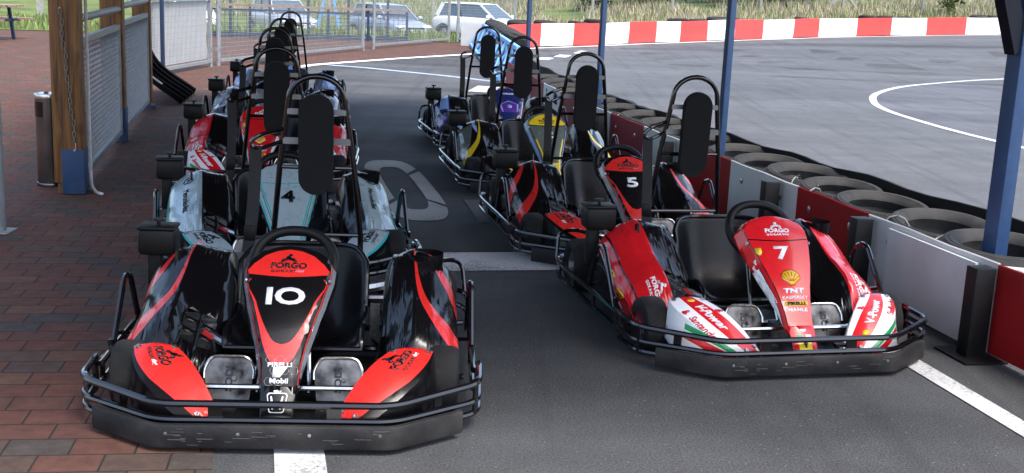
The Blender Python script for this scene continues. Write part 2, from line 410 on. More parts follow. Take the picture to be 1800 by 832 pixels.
def glyphs(s, bold, shear, sp):
    key = (s, bold, shear, sp)
    if key in TXT: return TXT[key]
    cu = bpy.data.curves.new('txt', 'FONT'); cu.body = s; cu.size = 1; cu.offset = bold; cu.shear = shear; cu.space_character = sp
    cu.resolution_u = 3; cu.align_x = 'CENTER'
    ob = bpy.data.objects.new('txt', cu); COL.objects.link(ob)
    dg = bpy.context.evaluated_depsgraph_get(); dg.update()
    me = bpy.data.meshes.new_from_object(ob.evaluated_get(dg))
    v = [(p.co.x, p.co.y) for p in me.vertices]; f = [tuple(q.vertices) for q in me.polygons]
    bpy.data.objects.remove(ob); bpy.data.curves.remove(cu); bpy.data.meshes.remove(me)
    x0, x1 = min(a[0] for a in v), max(a[0] for a in v); y0, y1 = min(a[1] for a in v), max(a[1] for a in v); h = y1-y0
    TXT[key] = ([((a-(x0+x1)/2)/h, (b-(y0+y1)/2)/h) for a, b in v], f); return TXT[key]
def normal(S, p, q, e=.002):
    n = (S(p+e, q)-S(p-e, q)).cross(S(p, q+e)-S(p, q-e))
    return n.normalized() if n.length > 1e-12 else Vector((0, 0, 1))
def place(mb, S, v2, f, c, m, rot=0, off=.0016):
    ca, sa = math.cos(rot), math.sin(rot); n = normal(S, c[0], c[1]); P = []
    for x, y in v2:
        p, q = c[0]+x*ca-y*sa, c[1]+x*sa+y*ca; P.append(S(p, q)+n*off)
    mb.add(P, f, m)
def txt(mb, S, s, c, h, m, xs=1., rot=0, bold=.02, shear=0., off=.0018, sp=1.):
    v, f = glyphs(s, bold, shear, sp)
    place(mb, S, [(x*h*xs, y*h) for x, y in v], f, c, m, rot, off)
def poly_deco(mb, S, poly, c, sc, m, rot=0, off=.0014):
    tri = geometry.tessellate_polygon([[Vector((p[0], p[1], 0)) for p in poly]])
    place(mb, S, [(p[0]*sc, p[1]*sc) for p in poly], [tuple(t) for t in tri], c, m, rot, off)
def circ(r=1, n=18, sx=1, sy=1, cx=0, cy=0): return [(cx+r*sx*math.cos(2*math.pi*k/n), cy+r*sy*math.sin(2*math.pi*k/n)) for k in range(n)]
def ring_deco(mb, S, c, r0, r1, m, n=24, sx=1., rot=0, off=.0016):
    v = [(r*sx*math.cos(2*math.pi*k/n), r*math.sin(2*math.pi*k/n)) for k in range(n) for r in (r0, r1)]
    place(mb, S, v, [(2*k, 2*k+1, (2*k+3) % (2*n), (2*k+2) % (2*n)) for k in range(n)], c, m, rot, off)
def logo(mb, S, c, w, rot, dark, pink=None):           # the track's own sign: word, small kart drawing over it, small second line
    pink = pink or PINK
    h = w*.23
    ca, sa = math.cos(rot), math.sin(rot)
    def at(x, y): return (c[0]+x*ca-y*sa, c[1]+x*sa+y*ca)
    txt(mb, S, 'FORGO', at(0, 0), h, dark, 1.12, rot, .035, .05)
    txt(mb, S, 'GOKART', at(-w*.14, -h*.98), h*.42, dark, 1.35, rot, .02, 0, sp=1.25)
    txt(mb, S, 'ring', at(w*.36, -h*1.0), h*.62, pink, 1.15, rot, .02, .1)
    car = [(-.5, 0), (-.42, .16), (-.2, .18), (-.12, .38), (.04, .42), (.14, .26), (.36, .2), (.5, .04), (.36, .02), (.2, .1), (0, .12), (-.25, .04)]
    poly_deco(mb, S, car, at(-w*.02, h*.68), w*.5, dark, rot)
    ring_deco(mb, S, at(-w*.2, h*.78), w*.03, w*.055, dark, 12, 1, rot)
    ring_deco(mb, S, at(w*.18, h*.76), w*.03, w*.055, dark, 12, 1, rot)
    poly_deco(mb, S, circ(.07, 10), at(w*.02, h*1.75), w, dark, rot)
def fan(mb, S, c, r, rot=0):                                # scallop emblem
    poly = [(-.28, -.75), (.28, -.75), (.38, -.5), (.95, -.1), (1, .3), (.8, .62), (.45, .86), (0, .95), (-.45, .86), (-.8, .62), (-1, .3), (-.95, -.1), (-.38, -.5)]
    poly_deco(mb, S, [(x*1.12, y*1.12) for x, y in poly], c, r, FRED, rot, .0012)
    poly_deco(mb, S, poly, c, r, YEL, rot, .0016)
    for a in (-52, -32, -11, 11, 32, 52):
        t = R(a); dx, dy = math.sin(t), math.cos(t)
        poly_deco(mb, S, [(dx*.2-.03*dy, -.5+dy*.2+.03*dx), (dx*.2+.03*dy, -.5+dy*.2-.03*dx), (dx*1.25+.04*dy, -.5+dy*1.25-.04*dx), (dx*1.25-.04*dy, -.5+dy*1.25+.04*dx)], c, r, FRED, rot, .002)
def flame(mb, S, c, r, m, rot=0):
    poly_deco(mb, S, circ(1, 16, 1, .45, 0, -.5), c, r, m, rot)
    poly_deco(mb, S, [(-.5, -.3), (-.55, .2), (-.2, .9), (-.05, .3), (.25, .7), (.4, .1), (.35, -.3)], c, r, m, rot, .002)
def shield(mb, S, c, r, rot=0):
    sh = [(-.75, 1), (.75, 1), (.75, -.1), (.45, -.7), (0, -1.05), (-.45, -.7), (-.75, -.1)]
    poly_deco(mb, S, sh, c, r, YEL, rot, .0016)
    poly_deco(mb, S, [(-.1, -.75), (.12, -.7), (.1, -.3), (.4, 0), (.2, .15), (.35, .5), (.05, .75), (-.15, .6), (-.05, .35), (-.35, .1), (-.2, -.15), (-.05, -.35)], c, r, GBLK, rot, .002)

# ------------------------------------------------------------------ karts (nose towards -Y, x to the right seen from the front)
def interp(tab, x):
    if x <= tab[0][0]: return tab[0][1]
    for (a, b), (c, d) in zip(tab, tab[1:]):
        if x <= c:
            t = (x-a)/(c-a); t = t*t*(3-2*t)*.4+t*.6
            return b+(d-b)*t
    return tab[-1][1]
FU = Vector((0, .693, .721)); FN = Vector((0, -.721, .693)); FB = Vector((0, -.84, .19))
WT = [(-.03, .050), (0, .058), (.08, .063), (.16, .076), (.25, .100), (.35, .126), (.44, .146), (.50, .150)]
def fw(q): return interp(WT, q)
def SF(p, q):
    w = fw(min(q, .5)); sg = 1 if p > 0 else -1
    pc = max(-w, min(w, p)); ep = abs(p)-abs(pc)
    qd = .495+.085*math.sqrt(max(0., 1-(pc/.152)**2)); qc = min(q, qd); eq = q-qc
    b = FB+FU*qc+Vector((pc, 0, 0))+FN*(.032*math.sin(math.pi*max(0, min(1, qc/.58)))-.5*pc*pc)
    return b+Vector((sg*ep*.35, 0, 0))-FN*(ep*.93)-FN*(eq*.9)+FU*(eq*.35)
def fairing_outline(d=.075):
    right = [(fw(q)+d*min(1, .35+q*3), q) for q in (-.03, 0, .08, .16, .25, .35, .44, .5)]
    top = [(.15+d*.7, .53), (.15, .56+d*.6), (.1, .575+d*.8), (.05, .58+d)]
    r = right+top
    return r+[(-x, y) for x, y in reversed(r)]
def sym(pts): return pts+[(-x, y) for x, y in reversed(pts)]
def dome(col, q0=.438, sag=.018): # coloured cap over the dividing line
    low = [(-.142, q0+.014), (-.07, q0+.002), (0, q0-.004), (.07, q0+.002), (.142, q0+.014)]
    up = [(.15, .47), (.128, .498), (.09, .535), (.045, .556), (0, .563), (-.045, .556), (-.09, .535), (-.128, .498), (-.15, .47)]
    return (low+up, col)
def seam(q0=.432, m=None):
    lo = [(-.152, q0+.012), (-.07, q0), (0, q0-.006), (.07, q0), (.152, q0+.012)]
    return (lo+[(x, y+.007) for x, y in reversed(lo)], m or GBLK)
def edgeline(m, a=.0, b=.01, q0=.0, q1=.5, side=None):
    qs = [q0+(q1-q0)*k/8 for k in range(9)]; out = []
    for sg in ((1, -1) if side is None else (side,)):
        out.append(([(sg*(fw(q)+a), q) for q in qs]+[(sg*(fw(q)+b), q) for q in reversed(qs)], m))
    return out
def make_fairing(st, num, root):
    mb = MB(); reg = []; base = GBLK
    if st == 'blackred':
        o = crom(sym([(.002, .085), (.035, .098), (.062, .15), (.082, .22), (.112, .33), (.134, .43)]), 4)
        i = crom(sym([(.001, .160), (.034, .176), (.069, .238), (.104, .33), (.128, .432)]), 4)
        reg = [([tuple(p) for p in map(lambda a: (a[0], a[1]), o)], RED), ([(a[0], a[1]) for a in i], GBLK), dome(RED)]
        reg += edgeline(GSIL, .022, .055, .05, .5)+edgeline(RED, .012, .019, .02, .5)
    elif st == 'redwhite':
        base = FRED
        reg = [seam()]+edgeline(GBLK, -.001, .005, 0, .5)+edgeline(WHT, .03, .075, .03, .30)+edgeline(GBLK, .026, .031, .03, .30)
    elif st == 'silver':
        base = SIL
        reg = [seam(m=TURQ)]+edgeline(TURQ, -.012, -.004, .02, .44)+edgeline(GBLK, .0, .006, 0, .5)+edgeline(TURQ, .03, .05, .03, .4)+edgeline(GBLK, .05, .075, .03, .5)
    elif st == 'yellow':
        base = OLIV
        reg = [dome(YEL), seam()]+edgeline(YEL, -.010, .002, .02, .30)+edgeline(GBLK, .0, .012, .3, .5)+edgeline(LBLU, .03, .06, .1, .5)
        reg += [([(-.05, .0), (.05, .0), (.06, .08), (-.06, .08)], YEL)]
    elif st == 'purple':
        base = NAVY
        reg = [dome(NAVY), ([(-.09, .26), (.09, .26), (.105, .36), (0, .41), (-.105, .36)], PUR), ([(-.07, .0), (.07, .0), (.085, .17), (-.085, .17)], YEL)]
        reg += edgeline(WHT, .02, .05, .05, .5)+edgeline(RED, .05, .06, .05, .4)
        reg += [([(-.075, .27), (-.065, .262), (-.08, .36), (0, .396), (.08, .36), (.065, .262), (.075, .27), (.095, .355), (0, .405), (-.095, .355)], LBLU)]
    elif st == 'chrome':
        base = GSIL
        reg = [dome(GBLK), ([(-.03, .0), (.03, .0), (.05, .3), (-.05, .3)], GBLK)]+edgeline(RED, .02, .03, .05, .5)
    elif st == 'blue':
        base = NAVY
        reg = [dome(LBLU), ([(-.06, .0), (.06, .0), (.075, .16), (-.075, .16)], YEL)]+edgeline(RED, .01, .03, .05, .5)
    patch(mb, SF, fairing_outline(), reg, base, .022, .025)
    S = SF
    if st == 'blackred':
        logo(mb, S, (.0, .487), .115, 0, GBLK)
        txt(mb, S, num, (0, .352), .074, WHT, 1.42 if num == 'IO' else 1.6, 0, .03)
        txt(mb, S, 'PIRELLI', (0, .086), .016, WHT, 1.3, 0, .03)
        poly_deco(mb, S, [(-.6, .5), (.75, .5), (.1, -.5), (-.6, -.5)], (0, .058), .037, WHT, 0, .002)
        txt(mb, S, 'SAP', (-.005, .060), .017, GBLK, 1.1, 0, .04, off=.003)
        txt(mb, S, 'Mobil', (0, .028), .019, WHT, 1.15, 0, .03)
        for k in range(8):                                        # net pattern of fine hexagons on the lower nose
            x = (-.035, 0, .035)[k % 3]; y = .104-.026*(k//3)*1.5
            ring_deco(mb, S, (x+(.017 if (k//3) % 2 else 0), y), .0155, .0165, GSIL, 6, off=.001)
    elif st == 'redwhite':
        logo(mb, S, (.005, .492), .105, 0, WHT, WHT)
        if num: txt(mb, S, num, (-.005, .365), .072, WHT, 1.5, 0, .03)
        shield(mb, S, (-.118, .372), .020)
        fan(mb, S, (.0, .232), .042)
        txt(mb, S, 'TNT', (0, .172), .025, WHT, 1.5, 0, .05, .1)
        txt(mb, S, 'KASPERSKY', (0, .140), .0150, WHT, 1.15, 0, .01)
        poly_deco(mb, S, [(-1.7, -.32), (1.7, -.32), (1.7, .32), (-1.7, .32)], (0, .112), .031, YEL)
        txt(mb, S, 'PIRELLI', (0, .112), .014, GBLK, 1.5, 0, .04, off=.003)
        txt(mb, S, 'MAHLE', (0, .083), .017, WHT, 1.3, 0, .03)
        txt(mb, S, 'Santander', (-.152, .28), .016, WHT, 1.1, R(-64), .015)
        flame(mb, S, (-.150, .335), .012, WHT, R(-64))
        txt(mb, S, 'KASPERSKY', (-.112, .17), .012, WHT, 1.1, R(-72), .01)
    elif st == 'silver':
        txt(mb, S, num, (0, .345), .078, GBLK, 1.35, 0, .03)
        ring_deco(mb, S, (0, .50), .022, .025, STEEL)
    elif st == 'yellow':
        logo(mb, S, (.0, .487), .115, 0, GBLK, RED)
        txt(mb, S, num, (.0, .345), .074, WHT, 1.6, 0, .03)
    elif st == 'purple':
        txt(mb, S, 'FORGO', (0, .50), .022, WHT, 1.2, 0, .02)
        poly_deco(mb, S, [(-.5, -.6), (.5, -.6), (.75, .2), (0, .75), (-.75, .2)], (0, .33), .035, LBLU)
    # the fixing screw and its washer
    mb.lathe([(0, .006), (.012, .006), (.014, .002), (.014, -.004)], STEEL, Matrix.Translation(S(0, -.008)) @ FN.to_track_quat('Z', 'Y').to_matrix().to_4x4(), 14)
    for sg in (-1, 1): mb.lathe([(0, .004), (.006, .004), (.006, -.003)], STEEL, Matrix.Translation(S(sg*(fw(.43)+.012), .43)) @ normal(S, sg*(fw(.43)+.012), .43).to_track_quat('Z', 'Y').to_matrix().to_4x4(), 8)
    mb.build('steering_fairing', root, 30, solid=.004, recalc=False)
    # lower nose strip
    n0 = Vector((0, -.932, .062)); nu = Vector((0, .097, .135)); nl = nu.length; nu.normalize()
    def SN(p, q): return n0+nu*q+Vector((p, 0, 0))+Vector((0, -1, .6))*(.012-3.5*p*p*.9)*.8
    mb = MB(); b = {'blackred': GBLK, 'redwhite': FRED, 'silver': SIL, 'yellow': YEL, 'purple': YEL, 'chrome': GSIL, 'blue': YEL}[st]
    reg = []
    if st == 'blackred': reg = [([(-.055, 0), (.055, 0), (.055, .03), (-.055, .03)], RED)]
    if st == 'redwhite': reg = [([(-.045, .0), (-.018, 0), (-.018, .034), (-.045, .034)], GRN), ([(-.018, .0), (.016, 0), (.016, .034), (-.018, .034)], WHT), ([(-.03, .055), (.03, .055), (.03, .105), (-.03, .105)], YEL), ([(-.035, .11), (-.008, .11), (-.008, .125), (-.035, .125)], GRN), ([(.008, .11), (.035, .11), (.035, .125), (.008, .125)], WHT)]
    patch(mb, SN, [(-.056, 0), (.056, 0), (.06, nl), (-.06, nl)], reg, b, .02, .03)
    if st == 'blackred':
        hh = [(-.62, .62), (-.48, .62), (-.32, -.05), (.32, -.05), (.48, .62), (.62, .62), (.42, -.7), (.28, -.7), (.3, -.25), (-.3, -.25), (-.28, -.7), (-.42, -.7)]
        poly_deco(mb, SN, hh, (0, .105), .036, WHT, 0, .0045)
        fr = [(-1, .8), (-.8, 1), (.8, 1), (1, .8), (.72, -.9), (.5, -1), (-.5, -1), (-.72, -.9)]
        v = [(p[0]*k, p[1]*k) for p in fr for k in (.036, .0325)]; n = len(fr)
        place(mb, SN, v, [(2*k, 2*k+1, (2*k+3) % (2*n), (2*k+2) % (2*n)) for k in range(n)], (0, .105), WHT, 0, .0045)
    if st == 'redwhite':
        poly_deco(mb, SN, [(-.2, -.9), (.25, -.9), (.2, -.3), (.7, .2), (.3, .3), (.5, .8), (0, .9), (-.3, .4), (-.6, .1), (-.25, -.2)], (0, .08), .017, GBLK, 0, .0045)
        poly_deco(mb, SN, [(-1, -.3), (1, -.3), (1, .3), (-1, .3)], (0, .043), .026, YEL, 0, .0035)
        txt(mb, SN, 'Ferrari', (0, .043), .010, GBLK, 1.2, 0, .02, off=.0055)
    mb.build('nose_strip', root, 30, solid=.004, recalc=False)

def SFEN(sg):
    A, Bc, C, D = Vector((.540, -.625, .268)), Vector((.385, -.640, .275)), Vector((.195, -.865, .095)), Vector((.295, -.925, .075))
    def S(u, v):
        uc = max(0, min(1, u)); vc = max(-.2, min(1, v))
        t = A*(1-vc)+D*vc; b = Bc*(1-vc)+C*vc; p = t*(1-uc)+b*uc
        k = math.sin(math.pi*max(0, min(1, vc)))
        p = p+Vector((.012*(1-uc)*k*2, 0, .035*k+.012*math.sin(math.pi*uc)))+Vector((.045*k*(1-uc), 0, 0))
        if u < 0: p = p+Vector((.05*u*-.4, .06*u*.4, .19*u))
        if u > 1: p = p+Vector((-.2*(u-1)*.2, 0, -.12*(u-1)))
        p.z = max(p.z, .062)
        return Vector((p.x*sg, p.y, p.z))
    return S
def make_fender(st, sg, root):
    S = SFEN(sg); mb = MB(); base = GBLK
    col = {'blackred': RED, 'redwhite': WHT, 'silver': SIL, 'yellow': YEL, 'purple': LBLU, 'chrome': GSIL, 'blue': NAVY}[st]
    band = [(.02, 0), (1, 0), (1, 1), (.35, 1), (.12, .55)]
    reg = [(band, col)]
    if st == 'redwhite':
        base = WHT; reg = [([(.30, 0), (.66, 0), (.80, .5), (.86, 1), (.34, 1), (.32, .5)], FRED), ([(-.45, .42), (-.3, .42), (.0, 1), (-.22, 1)], FRED), ([(-.25, .42), (-.12, .42), (.18, 1), (.02, 1)], GRN)]
    if st == 'yellow': reg = [([(.5, 0), (1, 0), (1, 1), (.7, 1)], YEL)]
    if st == 'silver': reg.append(([(.0, 0), (.05, 0), (.18, .55), (.40, 1), (.33, 1), (.1, .55)], TURQ))
    flip = sg > 0
    SS = (lambda p, q: S(q, p)) if not flip else (lambda p, q: S(q, -p))
    o = [(-.85, .02), (0, 0), (1, 0), (1.5, .05), (1.5, 1), (1, 1), (0, 1), (-.5, .98), (-.95, .6)]
    f = (lambda P: [(v, u) for u, v in P]) if not flip else (lambda P: [(-v, u) for u, v in P])
    patch(mb, SS, f(o), [(f(p), m) for p, m in reg], base, .06, .09)
    T = (lambda p, q: S(.5+q/.175, .45+p/.47)) if not flip else (lambda p, q: S(.5+q/.175, .45-p/.47))
    sgp = 1 if not flip else -1
    if st in ('blackred', 'silver'): logo(mb, T, (-.09*sgp, .006), .145, 0, GBLK, WHT if st == 'blackred' else PINK)
    elif st == 'redwhite':
        txt(mb, T, 'V-Power', (-.0*sgp+.01, .004), .042, WHT, 1.05, 0, .035, .08)
        poly_deco(mb, T, circ(.017, 12), (-.155, -.001), 1, YEL)
        flame(mb, T, (-.03*sgp, .062), .017, FRED); flame(mb, T, (-.05*sgp, -.066), .017, FRED)
        txt(mb, T, 'Santander', (.075, -.072), .030, FRED, .95, R(-4), .005, off=.004)
    elif st == 'yellow': txt(mb, T, 'FORGO', (-.08*sgp, .03), .03, GBLK, 1.2, 0, .03)
    for u, v in ((.12, .04), (.9, .05), (.88, .93), (.42, .95)):
        q = S(u, v); nn = normal(S, u, v); nn = nn if nn.z > 0 else -nn
        mb.lathe([(0, .004), (.006, .0035), (.0075, -.001)], STEEL, Matrix.Translation(q) @ nn.to_track_quat('Z', 'Y').to_matrix().to_4x4(), 8)
    mb.build('front_fender', root, 35, solid=.004, recalc=False)

ZO = [(-.50, .10), (-.46, .20), (-.42, .265), (-.36, .31), (-.28, .34), (-.18, .365), (-.08, .41), (.02, .455), (.10, .475), (.17, .47), (.21, .40)]
ZI = [(-.50, .10), (-.45, .165), (-.38, .20), (-.28, .235), (-.2, .29), (-.1, .375), (0, .435), (.08, .46), (.17, .455), (.21, .39)]
def smooth_tab(T, n=8): return [(p.x, p.y) for p in crom([(a, b, 0) for a, b in T], n)]
def lin(T, x):
    if x <= T[0][0]: return T[0][1]
    for (a, b), (c, d) in zip(T, T[1:]):
        if x <= c: return b+(d-b)*(x-a)/(c-a)
    return T[-1][1]
ZO, ZI = smooth_tab(ZO), smooth_tab(ZI)
def SPOD(sg):
    xi = .27 if sg < 0 else .335
    def S(a, y):
        zo, zi = lin(ZO, y), lin(ZI, y); w = 0.006*math.sin(y*21+1)
        P = [(xi-.01, .12), (xi, zi*.8), (xi+.03, zi-.012), (.43, (zo*.5+zi*.5)+.004), (.458, zo), (.53, zo-.026), (.598, max(.125, zo-.078)), (.622, max(.12, zo-.115)), (.640, zo*.45+.05), (.628, .105)]
        A = [0, .8, 1.0, 1.9, 2.05, 2.6, 3.0, 3.25, 4.1, 5.0]
        a = max(0, min(5, a))
        i = max(k for k in range(len(A)-1) if A[k] <= a+1e-9)
        t = (a-A[i])/(A[i+1]-A[i])
        x = P[i][0]+(P[i+1][0]-P[i][0])*t; z = P[i][1]+(P[i+1][1]-P[i][1])*t
        if 1 <= a <= 1.9: z += w*math.sin(math.pi*(a-1)/.9)
        return Vector((sg*x, y, z))
    return S
def make_pod(st, sg, root):
    S = SPOD(sg); mb = MB(); base = GBLK; reg = []
    O = [(0, -.5), (5, -.5), (5, .21), (0, .21)]
    def cres_of(lo, hi): return [(p[0], p[1]) for p in crom([(a, b, 0) for a, b in lo], 4)]+[(p[0], p[1]) for p in crom([(a, b, 0) for a, b in hi], 4)]
    cres = cres_of([(2.02, .17), (2.04, .05), (2.12, -.1), (2.3, -.22), (2.6, -.32), (3.0, -.385), (3.5, -.41), (4.3, -.42)], [(4.3, -.27), (3.6, -.27), (3.1, -.265), (2.8, -.245), (2.45, -.17), (2.22, -.07), (2.10, .05), (2.05, .17)])
    cres2 = cres_of([(2.50, .17), (2.54, .10), (2.70, .02), (2.95, -.05), (3.3, -.09), (4.3, -.10)], [(4.3, -.01), (3.3, 0), (3.0, .02), (2.76, .08), (2.57, .17)])
    if st == 'blackred': reg = [(cres, RED), (cres2, RED)]
    elif st == 'redwhite':
        reg = [([(2.0, -.5), (3.02, -.5), (3.02, .21), (2.0, .21)], FRED), ([(3.08, -.5), (5, -.5), (5, .21), (3.08, .21)], FRED),
               ([(3.4, .21), (5, .21), (5, -.30), (4.4, -.16)], GBLK), ([(3.34, .21), (3.4, .21), (4.4, -.16), (5, -.30), (5, -.32), (4.35, -.175)], WHT)]
    elif st == 'silver': reg = [([(1.97, -.5), (3.2, -.5), (3.2, .21), (1.97, .21)], SIL), ([(3.25, -.3), (5, -.3), (5, .21), (3.25, .21)], TURQ)]
    elif st == 'yellow':
        reg = [(cres, YEL), ([(2.5, .05), (2.8, -.2), (3.3, -.34), (5, -.4), (5, .1), (3.2, .12)], OLIV), ([(2.2, .18), (2.5, .18), (2.5, .0), (2.3, -.1)], LBLU)]
    elif st == 'purple':
        reg = [([(2.3, -.5), (5, -.5), (5, .21), (2.3, .21)], NAVY), ([(2.6, -.3), (3.2, -.42), (5, -.45), (5, -.2), (3.2, -.12)], PUR), ([(2.2, .18), (2.7, .18), (3.0, -.06), (2.5, -.15)], LBLU), ([(3.2, -.1), (5, -.18), (5, -.12), (3.2, -.06)], WHT)]
    elif st == 'chrome': reg = [([(1.97, -.5), (3.2, -.5), (3.2, .21), (1.97, .21)], GSIL), ([(2.0, -.5), (3.0, -.5), (3.0, -.32), (2.0, -.32)], GBLK)]
    elif st == 'blue':
        reg = [([(1.97, -.5), (5, -.5), (5, .21), (1.97, .21)], NAVY), ([(2.1, .18), (2.6, .18), (3.1, -.1), (2.6, -.3), (2.2, -.1)], LBLU), ([(2.7, -.2), (3.2, -.3), (3.2, -.45), (2.5, -.45)], PUR)]
    if sg < 0:
        for y0, a0 in ((-.24, 1.05), (-.24, 1.5), (-.30, 1.05), (-.30, 1.5), (-.36, 1.05), (-.36, 1.5)):
            reg.append(([(a0+.05, y0), (a0, y0-.012), (a0+.02, y0-.042), (a0+.34, y0-.042), (a0+.38, y0-.03), (a0+.36, y0)], None))
    else:
        if st in ('purple', 'yellow', 'blackred'): pass
        reg.append((circ(1, 20, .40, .068, 2.46, .075), None))
    SS = S if sg > 0 else (lambda p, q: S(q, p))
    if sg > 0: patch(mb, S, O, reg, base, .11, .022)
    else: patch(mb, SS, [(b, a) for a, b in O], [([(b, a) for a, b in p], m) for p, m in reg], base, .022, .11)
    # flip so that normals point outward on both sides
    T = (lambda p, q: S(2.5+q/.14, -p)) if sg > 0 else (lambda p, q: S(2.5-q/.14, -p))
    TS = (lambda p, q: S(4.-q/.19, -p)) if sg < 0 else (lambda p, q: S(4.-q/.19, p))
    if st == 'silver':
        txt(mb, T, 'Mercedes-Benz', (.17, -.012), .030, GBLK, .82, 0, 0, off=.003)
        ring_deco(mb, T, (-.015, 0), .024, .027, GBLK, off=.003)
        for k in range(3):
            t = R(90+120*k); poly_deco(mb, T, [(math.cos(t), math.sin(t)), (.13*math.cos(t+1.05), .13*math.sin(t+1.05)), (.13*math.cos(t-1.05), .13*math.sin(t-1.05))], (-.015, 0), .025, GBLK, off=.003)
    if st == 'redwhite':
        logo(mb, T, (.40, 0), .11, 0, WHT, WHT)
        if sg < 0:
            fan(mb, TS, (.25, -.03), .058); poly_deco(mb, TS, circ(1, 14, .8, 1), (.10, .06), .034, YEL)
            poly_deco(mb, TS, [(-.5, -.5), (0, -.2), (.4, -.6), (.3, .1), (.6, .5), (.1, .4), (-.2, .7), (-.3, .1)], (.10, .06), .022, GBLK, 0, .003)
            txt(mb, TS, 'SKF', (-.02, .035), .020, WHT, 1.1, R(-28), .02, off=.003); txt(mb, TS, 'NGK', (.075, -.03), .020, WHT, 1.1, R(-28), .02, off=.003)
            poly_deco(mb, TS, circ(1, 14, 1.3, 1), (.03, .005), .014, WHT)
    if st == 'chrome':
        ring_deco(mb, T, (.0, 0), .030, .036, WHT, off=.003)
    if st == 'yellow' and sg < 0: txt(mb, TS, 'FORGO', (.2, -.01), .03, WHT, .9, R(-35), .0, off=.003)
    o = mb.build('side_pod', root, 40, solid=.004, recalc=False)
    m2 = MB()
    if sg > 0:
        c = Vector((sg*.505, .075, .455))
        m2.lathe([(.075, .024), (.073, -.02), (.062, -.06), (.02, -.07), (0, -.07)], GBLK, Matrix.Translation(c) @ Matrix.Diagonal((1.0, .95, 1, 1)), 24)
        m2.lathe([(.0, -.035), (.03, -.035), (.034, -.045), (.034, -.07)], PBLK, Matrix.Translation(c), 16)
        m2.build('filler_recess', o)
    else:
        m2.tube(fillet([(-.50, -.02, .452), (-.50, -.02, .485), (-.50, -.05, .49), (-.50, -.06, .45)], .01, 3), .006, PBLK, 6)
        m2.build('latch', o)

